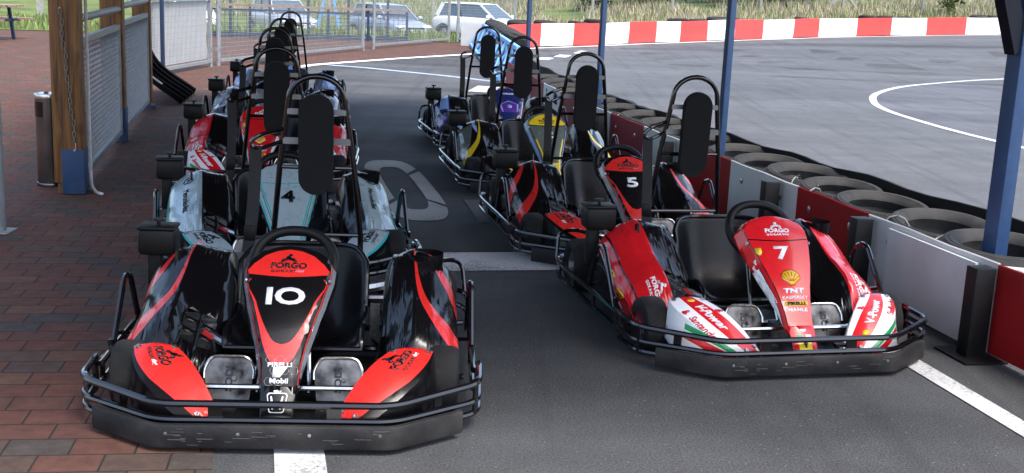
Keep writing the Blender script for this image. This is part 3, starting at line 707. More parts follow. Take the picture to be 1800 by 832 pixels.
def common_kart(root):
    Tb = .0135
    # chassis
    m = MB()
    for sg in (-1, 1):
        m.tube(fillet([(sg*.20, -.86, .075), (sg*.33, -.55, .07), (sg*.34, .3, .07), (sg*.30, .74, .10)], .15), .016, BLK)
        m.tube([(sg*.66, -.44, .11), (sg*.3, -.42, .075)], .012, BLK); m.tube([(sg*.68, .30, .11), (sg*.3, .30, .075)], .012, BLK)
        m.tube(fillet([(sg*.20, .43, .08), (sg*.20, .60, .3), (sg*.20, .60, .36)], .05), .012, BLK)
    for y in (-.42, .0, .30, .70): m.tube([(-.33, y, .075), (.33, y, .075)], .014, BLK)
    m.tube([(-.42, -.74, .16), (.42, -.74, .16)], .011, CHR); m.tube([(-.35, -.52, .125), (.35, -.52, .125)], .012, BLK)
    m.tube([(-.5, .58, .14), (.5, .58, .14)], .018, STEEL)
    m.build('chassis_frame', root)
    m = MB(); m.box((0, -.38, .05), (.62, .9, .008), PBLK); m.build('floor_tray', root)
    # front bumper: three rails with plates, rubber strip
    m = MB()
    def rail(z, f=.93): return fillet([(-.715, -.50, z), (-.705, -.705, z), (-.40, -f, z-.010*(z>.15)), (.40, -f, z-.010*(z>.15)), (.705, -.705, z), (.715, -.50, z)], .065, 6)
    m.tube(rail(.175), Tb, BLK); m.tube(rail(.108), .012, BLK); m.tube(rail(.064), .012, BLK)
    for sg in (-1, 1):
        m.box((sg*.712, -.50, .12), (.012, .045, .14), BLK); m.box((sg*.695, -.69, .118), (.03, .008, .12), BLK, Matrix.Rotation(sg*R(60), 3, 'Z'))
        m.box((sg*.555, -.805, .140), (.035, .008, .07), BLK, Matrix.Rotation(sg*R(41), 3, 'Z')); m.box((sg*.20, -.925, .14), (.05, .008, .07), BLK)
        m.box((sg*.16, -.90, .128), (.05, .03, .012), PBLK)
    fb = m.build('front_bumper', root)
    m = MB(); pth = [(p.x, p.y, 0) for p in fillet([(-.635, -.775, 0), (-.40, -.945, 0), (.40, -.945, 0), (.635, -.775, 0)], .03, 5)]
    m.sweep(pth, [(.0, .020), (.018, .018), (.021, .028), (.0215, .060), (.021, .092), (.017, .100), (.0, .100)], STRIP)
    rs = random.Random(11)
    for q in range(26):
        x = rs.uniform(-.39, .37); z = rs.uniform(.03, .088); w = rs.uniform(.01, .06)
        m.box((x, -.9668, z), (w, .001, rs.uniform(.001, .003)), SCUFF)
    for x in (-.36, -.12, .12, .36): m.lathe([(0, .002), (.006, .001), (.007, -.001)], STEEL, Matrix.Translation((x, -.9665, .07)) @ Matrix.Rotation(R(90), 4, 'X'), 8)
    m.build('rubber_strip', fb)
    # side bumpers and upright loops
    for sg in (-1, 1):
        m = MB()
        for z, r in ((.150, .0125), (.078, .0125)):
            m.tube(fillet([(sg*.695, -.48, z), (sg*.715, .50, z), (sg*.70, .70, z), (sg*.56, .80, z)], .08), r, BLK)
        for y in (-.42, -.05, .3, .58): m.box((sg*.707, y, .115), (.01, .04, .09), BLK)
        m.tube(fillet([(sg*.70, .68, .15), (sg*.685, .72, .29), (sg*.60, .66, .315), (sg*.40, .56, .26)], .07), .011, BLK)
        sb = m.build('side_bumper', root)
        m = MB(); x = sg*.69
        m.tube(fillet([(x, -.36, .14), (x, -.13, .40), (x, -.04, .385), (x+sg*.0, .10, .14)], .055, 6), .0125, BLK)
        m.tube([(x, -.29, .215), (x-sg*.05, -.12, .16)], .009, BLK)
        m.box((x, -.345, .17), (.02, .03, .07), BLK)
        m.build('guard_loop', root)
    m = MB()
    for z in (.15, .085): m.tube([(-.57, .80, z), (.57, .80, z)], .0125, BLK)
    m.box((-.3, .80, .118), (.03, .01, .1), BLK); m.box((.3, .80, .118), (.03, .01, .1), BLK)
    m.build('rear_bumper', root)
    # wheels
    for sg, y, r, w, xc, steer in ((-1, -.515, .126, .115, .58, .03), (1, -.515, .126, .115, .58, .03), (-1, .58, .14, .17, .57, 0), (1, .58, .14, .17, .57, 0)):
        M = Matrix.Translation((sg*xc, y, r)) @ Matrix.Rotation(R(90)*sg, 4, 'Y') @ Matrix.Rotation(steer, 4, 'X')
        m = MB(); h = w/2
        m.lathe([(r*.52, -h*.82), (r*.62, -h*.96), (r*.82, -h), (r*.94, -h*.86), (r, -h*.55), (r, h*.55), (r*.94, h*.86), (r*.82, h), (r*.62, h*.96), (r*.52, h*.82)], RUB, M, 32)
        t = m.build('wheel', root)
        m = MB(); m.lathe([(r*.54, h*.8), (r*.50, h*.78), (r*.47, h*.3), (r*.2, h*.2), (r*.18, h*.55), (0, h*.55)], STEEL, M, 24)
        m.lathe([(r*.54, -h*.8), (r*.48, -h*.7), (r*.46, 0), (0, 0)], STEEL, M, 24)
        m.build('rim', t)
    # pedals
    for sg in (-1, 1):
        m = MB(); c = Vector((sg*.195, -.675, .168)); rot = Matrix.Rotation(R(-24), 4, 'X')
        M = Matrix.Translation(c) @ rot
        o = [(-.075, -.075), (.075, -.075), (.088, .03), (.07, .075), (-.07, .075), (-.088, .03)]
        SSP = lambda p, q: M @ Vector((p, 0, q))
        S2 = lambda p, q: M @ Vector((p, -.0+.10*p*p, q))
        patch(m, S2, o, [], PEDM, .03, .03)
        m.tube([M @ Vector((p[0]*1.02, -.004, p[1])) for p in fillet([(-.086, 0, 0), (-.088, .03, 0), (-.066, .080, 0), (.066, .080, 0), (.088, .03, 0), (.086, 0, 0)], .03, 4)], .0055, CHR, 8)
        m.lathe([(0, .008), (.008, .008), (.009, 0)], ENG, M @ Matrix.Translation((.02, -.004, .0)) @ Matrix.Rotation(R(90), 4, 'X'), 12)
        txt(m, S2, 'SODI', (0, .0), .026, GBLK, 1.2, R(90), .03, off=.003)
        m.tube([M @ Vector((-.06, .02, -.03)), (sg*.195-.06, -.58, .07)], .008, STEEL); m.tube([M @ Vector((.05, .02, -.05)), (sg*.195+.04, -.60, .07)], .007, ENG)
        m.build('pedal', root, recalc=False)
    # steering
    m = MB(); c = Vector((0, -.345, .52)); rt = Matrix.Translation(c) @ Matrix.Rotation(R(52), 4, 'X')
    circ3 = []
    for k in range(40):
        a = 2*math.pi*k/40; rr = .148*(1-.06*max(0, math.sin(a))**6)
        circ3.append(rt @ Vector((rr*1.04*math.cos(a), rr*math.sin(a), 0)))
    m.tube(circ3, .0195, PBLK, 12, closed=True)
    sw = m.build('steering_wheel', root)
    m = MB(); m.lathe([(0, .012), (.05, .012), (.058, 0), (.05, -.012), (0, -.012)], GBLK, rt, 20)
    for a in (0, 180, 270):
        v = Vector((math.cos(R(a)), math.sin(R(a)), 0)); m.bar(rt @ (v*.03), rt @ (v*.15), .035, .01, GBLK, rt.to_3x3() @ Vector((0, 0, 1)))
    m.build('hub', sw)
    m = MB(); m.tube([c, (0, -.62, .16)], .011, CHR); m.tube([(.06, -.40, .47), (.085, -.6, .09)], .009, CHR); m.tube([(-.09, -.42, .42), (-.11, -.6, .09)], .009, BLK); m.box((0, -.62, .12), (.08, .05, .07), ENG)
    m.build('steering_column', root)
    # seat
    prof = crom([(0, -.375, .190), (0, -.33, .165), (0, -.22, .118), (0, -.05, .105), (0, .06, .135), (0, .135, .22), (0, .185, .36), (0, .215, .475)], 5)
    def SEATS(u, v):
        x = v*(len(prof)-1); i = min(int(x), len(prof)-2); p = prof[i].lerp(prof[i+1], x-i)
        e = max(0, abs(u)-.3)/.7; side = e**2.4
        up = min(1, v/.25); lowz = .13*side*(1-max(0, (v-.55)/.45))*up; fwd = .135*side*max(0, min(1, (v-.40)/.3))
        hw = .262-.012*max(0, (v-.8)/.2)**2*5*0
        rz = -.05*max(0, v-.82)/.18*max(0, (abs(u)-.75)/.25)**2
        return Vector((u*hw, p.y-fwd, p.z+lowz+rz))
    m = MB(); us = [-1+2*k/22 for k in range(23)]; vs = [k/26 for k in range(27)]
    m.grid(SEATS, us, vs, SEAT)
    so = m.build('seat', root, 60, solid=.007)
    m = MB(); edge = [SEATS(u, 0) for u in us]+[SEATS(1, v) for v in vs[1:]]+[SEATS(u, 1) for u in reversed(us[:-1])]+[SEATS(-1, v) for v in reversed(vs[1:-1])]
    m.tube(edge, .011, GBLK, 8, closed=True); m.build('rolled_edge', so)
    # engine and ancillaries on the fuel/engine side
    m = MB(); m.box((-.40, .30, .20), (.22, .24, .2), ENG, bev=.015)
    for k in range(7): m.box((-.40, .30, .31+.012*k), (.2, .2, .005), ENG)
    m.build('engine', root); m = MB()
    m.lathe([(0, -.04), (.08, -.04), (.085, 0), (.08, .03), (0, .03)], mat('engine_red', (.35, .015, .015), .4), Matrix.Translation((-.53, .42, .18)) @ Matrix.Rotation(R(-90), 4, 'Y'), 20)
    m.build('chain_cover', root); m = MB()
    m.box((-.38, -.20, .15), (.16, .2, .12), ENG, bev=.01)
    for k in range(5): m.box((-.38, -.30+.035*k, .20+.012*k), (.15, .008, .03), STEEL)
    m.build('fuel_pump', root); m = MB()
    m.tube(fillet([(-.26, -.36, .2), (-.33, -.3, .22), (-.37, -.22, .2), (-.44, -.2, .2)], .03), .017, STEEL); m.tube([(-.345, -.285, .2165), (-.30, -.33, .206)], .020, mat('clamp_red', (.5, .03, .03), .35))
    m.build('intake_hose', root); m = MB()
    m.box((-.46, -.28, .16), (.05, .08, .03), mat('guard_red', (.35, .012, .03), .4), Matrix.Rotation(.5, 3, 'X'))
    m.build('red_guard', root); m = MB()
    m.tube(fillet([(-.30, .40, .22), (-.15, .45, .16), (.2, .5, .2), (.34, .62, .2)], .08), .025, STEEL)
    m.build('exhaust_pipe', root)
    m = MB(); m.box((.36, -.05, .17), (.06, .1, .18), PBLK, bev=.008); m.box((.352, -.10, .22), (.02, .008, .03), FRED); m.box((.30, .0, .2), (.04, .03, .14), ENG); m.box((.42, .1, .2), (.12, .2, .16), PBLK, bev=.02)
    m.build('brake_unit', root); m = MB()
    rr = random.Random(3)
    for k in range(6):
        p = [(.34+rr.uniform(-.05, .05), -.4+.08*j, .10+rr.uniform(0, .08)) for j in range(5)]
        m.tube(crom(p, 4), .004, (PBLK, PBLK, STEEL)[k % 3], 5)
    for k in range(5):
        sgn = -1 if k % 2 else 1
        p = [(sgn*(.16+rr.uniform(-.05, .05)), -.42-.08*j, .09+rr.uniform(0, .08)) for j in range(4)]
        m.tube(crom(p, 4), .006, (PBLK, STEEL)[k % 2], 5)
    for k in range(10): m.box((rr.choice((-1, 1))*rr.uniform(.1, .3), rr.uniform(-.62, -.44), rr.uniform(.08, .15)), (.04, .03, .03), (STEEL, ENG, PBLK)[k % 3], bev=.004)
    tag(m.build('cables_and_fittings', root), kind='stuff')
    # black box on its bracket
    m = MB(); bx = Vector((-.625, .20, .475))
    m.box(bx, (.155, .130, .112), PBLK, bev=.02); m.box(bx+Vector((0, 0, .060)), (.157, .132, .016), PBLK, bev=.007)
    ab = m.build('filter_box', root)
    m = MB(); m.lathe([(0, .03), (.022, .03), (.024, .02), (.008, .015), (.008, 0)], PBLK, Matrix.Translation(bx+Vector((0, 0, .065))), 12); m.build('knob', ab)
    m = MB(); m.box(bx+Vector((-.02, .02, -.14)), (.06, .05, .2), PBLK, bev=.006); m.tube([bx+Vector((.05, 0, -.05)), (-.45, .3, .35)], .014, PBLK); m.build('bracket', ab)
    # roll hoop, bars, headrest, belt
    hp = lambda z: .66-.085*(z-.3)/.85
    base = [(-.205, hp(.2), .15), (-.20, hp(.42), .42), (-.168, hp(.75), .75), (-.132, hp(1.0), 1.0), (-.125, hp(1.06), 1.055)]
    top = [(.125*math.cos(R(180-a)), hp(1.06), 1.055+.105*math.sin(R(180-a))) for a in range(15, 180, 15)]
    path = base+top+[(-x, y, z) for x, y, z in reversed(base)]
    m = MB(); m.tube(path, .0135, BLK, 10)
    def hx(z): return interp([(.15, .205), (.42, .20), (.75, .168), (1.0, .132)], z)
    m.tube([(-hx(.74), hp(.74), .74), (hx(.74), hp(.74), .74)], .010, BLK); m.tube([(-.2, hp(.42), .42), (.2, hp(.42), .42)], .010, BLK)
    ho = m.build('roll_hoop', root)
    for z in (.865, 1.0):
        m = MB(); m.box((0, hp(z)-.012, z), (2*hx(z), .004, .030 if z < .9 else .026), ALU)
        m.build('pad_bracket', ho)
    m = MB(); m.tube(fillet([(-hx(.92), hp(.92), .92), (-.25, .55, .892), (-.288, .545, .865), (-.285, .545, .838), (-.25, .55, .828), (-hx(.86), hp(.86), .86)], .03, 4), .010, BLK); m.build('belt_loop', ho)
    m = MB(); st = [(-w, z) for w, z in ()]
    ol = [(.078*math.cos(R(a)), .152+.078*math.sin(R(a))) for a in range(0, 181, 12)]+[(.078*math.cos(R(a)), -.152+.078*math.sin(R(a))) for a in range(180, 361, 12)]
    M = Matrix.Translation((0, .555, .855)) @ Matrix.Rotation(R(90+4), 4, 'X')
    m.prism(ol, -.012, .020, MBLK, M); m.prism([(x*.985, y*.992) for x, y in ol], .020, .025, MBLK, M)
    m.build('headrest_pad', root, 50)
    m = MB(); ps = crom([(-.268, .545, .84), (-.268, .525, .72), (-.272, .49, .58), (-.283, .44, .42), (-.29, .33, .25)], 5)
    for a, b in zip(ps, ps[1:]): m.bar(a, b, .054, .004, BELT, (0, 1, 0))
    m.box((-.281, .45, .46), (.05, .02, .07), PBLK, bev=.006)
    m.build('belt_strap', root)

POSES = [  # x, y, yaw, livery, number, label
    (-.857, 4.694, 4.7, 'blackred', 'IO', 'glossy black and red kart numbered 10, half on the brick pavers'),
    (-1.345, 6.667, 14.5, 'silver', '4', 'silver kart numbered 4 with turquoise lines, behind the black and red kart 10'),
    (-2.017, 9.479, 6.5, 'redwhite', '', 'red kart with white fenders, mostly hidden behind silver kart 4'),
    (-2.45, 11.88, 5.5, 'chrome', '3', 'grey and black kart between a red and a blue kart, on the pavers'),
    (-2.856, 14.449, 6., 'blue', '6', 'blue kart at the far end of the paver row, nearest the gates'),
    (1.085, 5.739, 13.3, 'redwhite', '7', 'red kart numbered 7 with white fenders, parked beside the grey and red barrier'),
    (.585, 7.612, 12., 'blackred', '5', 'black and red kart numbered 5, just behind red kart 7'),
    (.139, 9.867, 11., 'yellow', '2', 'black kart numbered 2 with a yellow cap, between kart 5 and the purple kart'),
    (-.222, 12.052, 12.9, 'purple', '8', 'purple and navy kart with a yellow nose, last in the row along the barrier'),
]
proto = None
for i, (x, y, yw, st, num, lab) in enumerate(POSES):
    grp = 'karts parked in a row on the brick edge' if i < 5 else 'karts parked in a row along the barrier'
    if proto is None:
        k = thing('racing_kart', lab, 'kart', (x, y, 0.006), R(yw), grp); common_kart(k); proto = k; base_children = list(k.children)
    else:
        k = proto.copy(); COL.objects.link(k); k.location = (x, y, 0.006); k.rotation_euler = (0, 0, R(yw)); tag(k, lab, 'kart', grp)
        for ch in base_children: copy_tree(ch, k)
    make_fairing(st, num, k)
    for sg in (-1, 1): make_fender(st, sg, k); make_pod(st, sg, k)

# ------------------------------------------------------------------ setting
AX = R(12.5)
def W(s, t, z=0.): return Vector((-s*math.sin(AX)+t*math.cos(AX), s*math.cos(AX)+t*math.sin(AX), z))
def sst(a, b, x):
    t = min(1, max(0, (x-a)/(b-a))); return t*t*(3-2*t)
def TZ(x, y):
    z = sst(24, 38, y)*.035*max(0, min(24, x))-.68*sst(33, 44, y)*(1-sst(-2.5, .5, x))
    if y > 50: z += (y-50)*.055+.4*math.sin(x*.13)*sst(50, 70, y)
    return z
def sheet(name, poly, m, off, d=2.0, kind='structure', holes=()):
    mb = MB(); patch(mb, lambda x, y: Vector((x, y, TZ(x, y)+off)), poly, [(h, None) for h in holes], m, d, d)
    o = mb.build(name, smooth=True, sharp=80, recalc=False)
    # faces upward
    return tag(o, kind=kind)
def w2(st): v = W(*st); return (v.x, v.y)
def band(pts, w):          # ribbon polygon around a polyline in (x, y)
    P = [Vector((a, b)) for a, b in pts]; l = []; r_ = []
    for i, p in enumerate(P):
        t = (P[min(i+1, len(P)-1)]-P[max(i-1, 0)]).normalized(); n = Vector((-t.y, t.x))*w/2
        l.append(tuple(p+n)); r_.append(tuple(p-n))
    return l+r_[::-1]

mb = MB(); xs = [-70+2.5*i for i in range(61)]; ys = [-10+2*i for i in range(76)]
mb.grid(lambda x, y: Vector((x, y, TZ(x, y))), xs, ys, ASPH)
tag(mb.build('track_asphalt', sharp=80, recalc=False), kind='structure')
# brick paving on the left, with its curved edge
edge = [(-.85, -.15), (-4, -.15)]
edge_pts = [w2(q) for q in [(-6, -.15), (8, -.15), (17.5, -.15), (19.6, .02), (21.2, .35), (22.4, .90), (23.4, 1.59), (25.2, 2.93), (27.7, 5.0), (29.2, 6.0)]]
sheet('brick_paving', edge_pts+[(-1.0, 33.4), (-7.0, 32.4), (-9.0, 30.6), (-13, 29.4), (-30, 29.0), (-30, -6)], PAVER, .006, 1.4)
sheet('edge_line', band([(a+.09, b-.05) for a, b in [w2(q) for q in [(20.2, .12), (21.2, .35), (22.4, .90), (23.4, 1.59), (25.2, 2.93), (27.7, 5.0)]]], .20), PAINTW, .011, 1)
sheet('pit_lane_line', band([(-3.6, 22.3), (-2.85, 22.0), (-2.15, 21.5), (-1.3, 20.9), (-.45, 20.15)], .17), PAINTB, .005, 1)
sheet('bay_line', [w2(q) for q in [(2.0, .05), (5.2, .05), (5.2, .22), (2.0, .22)]], PAINT, .005, 1)
sheet('bay_line', [w2(q) for q in [(2.0, 2.84), (6.5, 2.86), (6.5, 2.97), (2.0, 2.95)]], PAINT, .005, 1)
sheet('bay_line', [w2(q) for q in [(6.38, -.1), (6.38, 1.75), (6.84, 1.78), (6.84, -.1)]], PAINT2, .0045, .5)
sheet('pit_mark', [(-.78, 18.0), (-.38, 17.9), (-.30, 19.0), (-.66, 19.1)], PAINT, .0055, .5)
# big stencilled nought
mb = MB()
def zero_piece(a0, a1, n=10):
    def o(a, k):
        ca, sa = math.cos(a), math.sin(a); rx, ry = (.245, 1.38) if k else (.125, .98)
        e = .62
        return (9.18+ry*math.copysign(abs(sa)**e, sa), 1.12+rx*math.copysign(abs(ca)**e, ca))
    A = [a0+(a1-a0)*i/n for i in range(n+1)]
    return [w2(o(a, 1)) for a in A]+[w2(o(a, 0)) for a in reversed(A)]
for a0, a1 in ((-24, 22), (29, 151), (158, 202), (209, 331)):
    patch(mb, lambda x, y: Vector((x, y, .0055)), zero_piece(R(a0), R(a1)), [], PAINTG, .3, .3)
tag(mb.build('grid_number', recalc=False), kind='structure')
sheet('grid_number', [w2(q) for q in [(7.75, 1.48), (7.72, 1.62), (8.6, 1.70), (8.6, 1.52)]], PAINTD, .0055, .5)
# track markings
RW = [(-.35, 30.6), (-.14, 31.4), (.53, 32.3), (1.47, 33.23), (2.37, 34.1), (3.16, 34.9), (4.02, 35.65), (4.85, 36.25), (5.77, 37.0), (6.81, 37.9), (7.84, 38.7), (9.09, 39.75), (10.35, 40.8), (11.73, 41.65), (13.17, 42.45), (14.72, 43.3), (16.43, 44.1), (18.07, 44.6), (19.8, 45.0), (21.5, 45.2), (23.2, 45.2)]
RW0 = [(a, b+.1) for a, b in RW[1:]]
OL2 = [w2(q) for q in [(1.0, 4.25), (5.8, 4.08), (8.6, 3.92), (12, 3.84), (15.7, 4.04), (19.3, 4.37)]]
sheet('daylit_asphalt', OL2+[(.75, 21.5), (-.3, 30.5), (-.35, 30.8)]+RW0+[(60, 45), (60, 1)], ASPH_LIT, .0025, 2.5)  # sheet of lightened asphalt, painted-in daylight outside the canopy
cl = [tuple(p)[:2] for p in crom([(14.5, 29.2, 0), (11.6, 27.16, 0), (9.79, 25.8, 0), (7.81, 23.6, 0), (6.50, 21.3, 0), (5.86, 19.4, 0), (5.62, 17.9, 0), (5.64, 16.3, 0), (5.76, 15, 0), (5.97, 13.7, 0), (6.3, 11.5, 0), (6.8, 8.5, 0)], 6)]
sheet('infield_asphalt', cl+[(30, 8), (30, 29)], ASPH2, .004, 2)
sheet('track_line', band(cl, .12), PAINT, .009, 1)
for a, b in (((.50, 27.0), (.66, 27.75)), ((.95, 28.2), (1.12, 29.1)), ((1.5, 30.0), (1.72, 31.1))):
    sheet('track_dash', band([a, b], .30), PAINTW, .006, 1)

sheet('track_line', band([(a+.12, b-.20) for a, b in RW], .20), PAINTW, .012, 1)
# grass
gp = [(-70, 29.0), (-30, 29.0), (-13, 29.4), (-9.0, 30.6), (-7.0, 32.4), (-1.0, 33.4), (-.7, 32.2)]+[(a-.7, b+.6) for a, b in RW[2:]]+[(80, 45), (80, 140), (-70, 140)]
sheet('grass_field', gp, GRASSG, .02, 2.5)
def fr(x, y): return (math.sin(x*.7+y*.3)+math.sin(x*.23-y*.5+2)+math.sin(x*1.9+1)*.5)/2.5
# blades
def blades(name, n, reg, hrange, mats, w):
    rr = random.Random(5); mb = MB(); k = 0
    while k < n:
        x, y = reg(rr)
        if x is None: continue
        z = TZ(x, y)+.01; h = rr.uniform(*hrange)*(1+.35*fr(x, y)); a = rr.uniform(0, 6.28); l = h*rr.uniform(.1, .5); b = rr.uniform(0, 6.28)
        dx, dy = math.cos(a)*w, math.sin(a)*w; ex, ey = math.cos(b)*l, math.sin(b)*l
        m = mats[min(len(mats)-1, int(rr.random()*len(mats)))]
        mb.add([(x-dx, y-dy, z), (x+dx, y+dy, z), (x+ex*.4+dx*.7, y+ey*.4+dy*.7, z+h*.6), (x+ex, y+ey, z+h), (x+ex*.4-dx*.7, y+ey*.4-dy*.7, z+h*.6)], [(0, 1, 2, 4), (4, 2, 3)], m); k += 1
    tag(mb.build(name, smooth=False, recalc=False), kind='stuff')
G1, G2, G3 = mat('blade_green', (.10, .17, .035), .6), mat('blade_lime', (.16, .22, .06), .6), mat('blade_olive', (.20, .21, .08), .6)
D1, D2, D3 = mat('stalk_straw', (.40, .35, .24), .7), mat('stalk_tan', (.27, .23, .15), .7), mat('stalk_pinkish', (.33, .26, .21), .7)
def rw_y(x):
    for (a, b), (c, d) in zip(RW, RW[1:]):
        if a <= x <= c: return b+(d-b)*(x-a)/(c-a)
    return 45.3
def reg_green(rr):
    x = rr.uniform(-16, 24); y0 = rw_y(x)+.9 if x > -.3 else (33.6 if x > -7 else 31.2 if x > -9.5 else 29.7)
    y = y0+abs(rr.gauss(0, 6)); return (x, y)
blades('short_grass', 18000, reg_green, (.12, .32), [G1, G2, G2, G3], .03)
def reg_dry(rr):
    x = rr.uniform(-1, 32); y = rw_y(x)+10.0+rr.random()**1.3*24
    if fr(x, y*.6) < -.45+.5*rr.random()-.25: return (None, None)
    return (x, y)
blades('dry_grass', 26000, reg_dry, (.22, .55), [D1, D1, D2, D3, G3, G2], .022)
def reg_far(rr):
    x = rr.uniform(-20, 2); y = 58+rr.random()*30; return (x, y)
blades('meadow_grass', 6000, reg_far, (.3, .6), [D1, G3, D2, G2], .03)

# ------------------------------------------------------------------ barrier beside the karts
wl = [(3.0, 3.34), (4.0, 3.335), (7, 3.33), (10, 3.33), (12.5, 3.36), (14.5, 3.50), (16.5, 3.68), (18.6, 3.88)]
wp = [w2(q) for q in wl]
def along(path, d):
    for a, b in zip(path, path[1:]):
        a = Vector(a); b = Vector(b); L = (b-a).length
        if d <= L: return a+(b-a)*d/L, (b-a).normalized()
        d -= L
    return Vector(path[-1]), (Vector(path[-1])-Vector(path[-2])).normalized()
bt = thing('pit_barrier', 'low barrier of grey and red panels running beside the right row of karts', 'barrier', (wp[0][0], wp[0][1], 0))
inv = Vector((-wp[0][0], -wp[0][1], 0))
segs = [(0, 1.66, REDP), (1.66, 2.86, GREYP), (2.86, 3.75, REDP), (3.75, 4.85, GREYP), (4.85, 5.75, REDP), (5.75, 6.85, GREYP), (6.85, 7.9, MARP), (7.9, 9.1, GREYP), (9.1, 10.1, MARP), (10.1, 11.3, GREYP), (11.3, 12.4, MARP), (12.4, 13.5, GREYP), (13.5, 15.4, MARP)]
for k, (a, b, m) in enumerate(segs):
    mb = MB(); n = 6; P = []
    for i in range(n+1):
        p, t = along(wp, a+(b-a)*i/n+(.0015 if i == 0 else -.0015 if i == n else 0)); P.append((p.x+inv.x, p.y+inv.y, .003*math.sin(i*1.7+k)))
    off = .003*(k % 2)
    mb.sweep(P, [(off+.0, .02), (off+.012, .02), (off+.012, .44), (off+.006, .445), (off, .44)], m)
    for d in (.25, .75):
        p, t = along(wp, a+(b-a)*d); o = Vector((t.y, -t.x, 0))
        for z in (.09, .33):
            pass
    pl = mb.build('panel', bt)
    for d in (.22, .80):
        p, t = along(wp, a+(b-a)*d); o = Vector((-t.y, t.x, 0))
        for z in (.10, .33):
            mb = MB(); mb.lathe([(.0, .006), (.014, .004), (.022, 0)], STEEL, Matrix.Translation(Vector((p.x+inv.x, p.y+inv.y, z))+o*.003) @ o.to_track_quat('Z', 'Y').to_matrix().to_4x4(), 10)
            mb.build('bolt', pl)
# overlapping repair sheet
mb = MB(); P = []
for i in range(5):
    p, t = along(wp, 1.80+.80*i/4); P.append((p.x+inv.x, p.y+inv.y, 0))
mb.sweep(P, [(-.022, .012), (-.004, .012), (-.004, .415), (-.022, .415)], GREYP); mb.build('repair_panel', bt)
# (the sheets face the karts on their left side)
for s, h, kk in ((4.66, .425, 0), (5.78, .43, 1), (6.98, .43, 2), (9.0, .42, 3), (10.9, .42, 4)):
    lab = ['black square post on a foot plate in front of the grey repair panel', 'black square post against the red panel behind kart 7', 'black square post between the headrest of kart 7 and the red panel', 'black square post on grey panel to the right of kart 5 steering wheel', 'black square post near the yellow capped kart'][kk]
    p = W(s, 3.25); t = thing('barrier_post', lab, 'post', p, AX, 'posts holding the pit barrier')
    mb = MB(); mb.box((0, 0, h/2+.006), (.10, .085, h), WPOST, bev=.004); mb.build('upright', t)
    mb = MB(); mb.box((.0, 0, .006), (.22, .26, .012), WPOST, bev=.003); mb.build('foot_plate', t)
# outer belt
ol = [(3.0, 4.12), (5.8, 4.06), (7.3, 3.97), (8.6, 3.90), (10.5, 3.86), (12, 3.82), (13.8, 3.88), (15.7, 4.02), (17.6, 4.18), (19.3, 4.35)]
mb = MB(); P = [(p.x, p.y, .012*math.sin(i*1.3)) for i, p in enumerate(crom([Vector((*w2(q), 0)) for q in ol], 6))]
mb.sweep(P, [(0, .0), (.02, .0), (.02, .46), (0, .46)], MBLK)
tag(mb.build('rubber_belt'), 'long black rubber belt standing behind the row of flat tyres, facing the track', 'barrier')
# tyres lying between panel and belt
def tyre_mesh(seed, white=None, ro=.31, ri=.205, w=.19):
    mb = MB(); h = w/2; k = ro-ri
    pr = [(ri, -h*.55), (ri+.012, -h*.8), (ri+.03, -h*.9), (ri+k*.35, -h), (ri+k*.5, -h*1.02), (ri+k*.52, -h*.99), (ri+k*.7, -h*.95), (ro-.02, -h*.78), (ro, -h*.6), (ro+.003, -h*.3), (ro-.006, -h*.28), (ro-.006, -h*.22), (ro+.004, -h*.2), (ro+.004, h*.2), (ro-.006, h*.22), (ro-.006, h*.28), (ro+.003, h*.3), (ro, h*.6), (ro-.02, h*.78), (ri+k*.7, h*.95), (ri+k*.68, h*.985), (ri+k*.52, h*.99), (ri+k*.5, h*1.02), (ri+k*.35, h), (ri+.03, h*.9), (ri+.012, h*.8), (ri, h*.55), (ri+.02, 0)]
    mb.lathe(pr, TYREG, None, 48, closed=True)
    if white: mb.lathe([(ro-.001, -h*.7), (ro+.006, -h*.58), (ro+.006, h*.58), (ro-.001, h*.7)], white, None, 48)
    n = 56
    for i in range(n):
        a = 2*math.pi*i/n; M = Matrix.Rotation(a, 4, 'Z')
        for zz in (-h*.45, 0, h*.45):
            mb.box(M @ Vector((ro+.002, 0, zz)), (.012, .024, h*.34), white or TYREG, M.to_3x3())
    return mb.mesh('tyre', 40)
TM = [tyre_mesh(0), tyre_mesh(1, None, .325, .21, .20), tyre_mesh(2, None, .295, .19, .18)]; TMW = tyre_mesh(3, WRUB, .33, .205, .20)
TLAB = 'flat black tyre lying in the row behind the pit barrier'
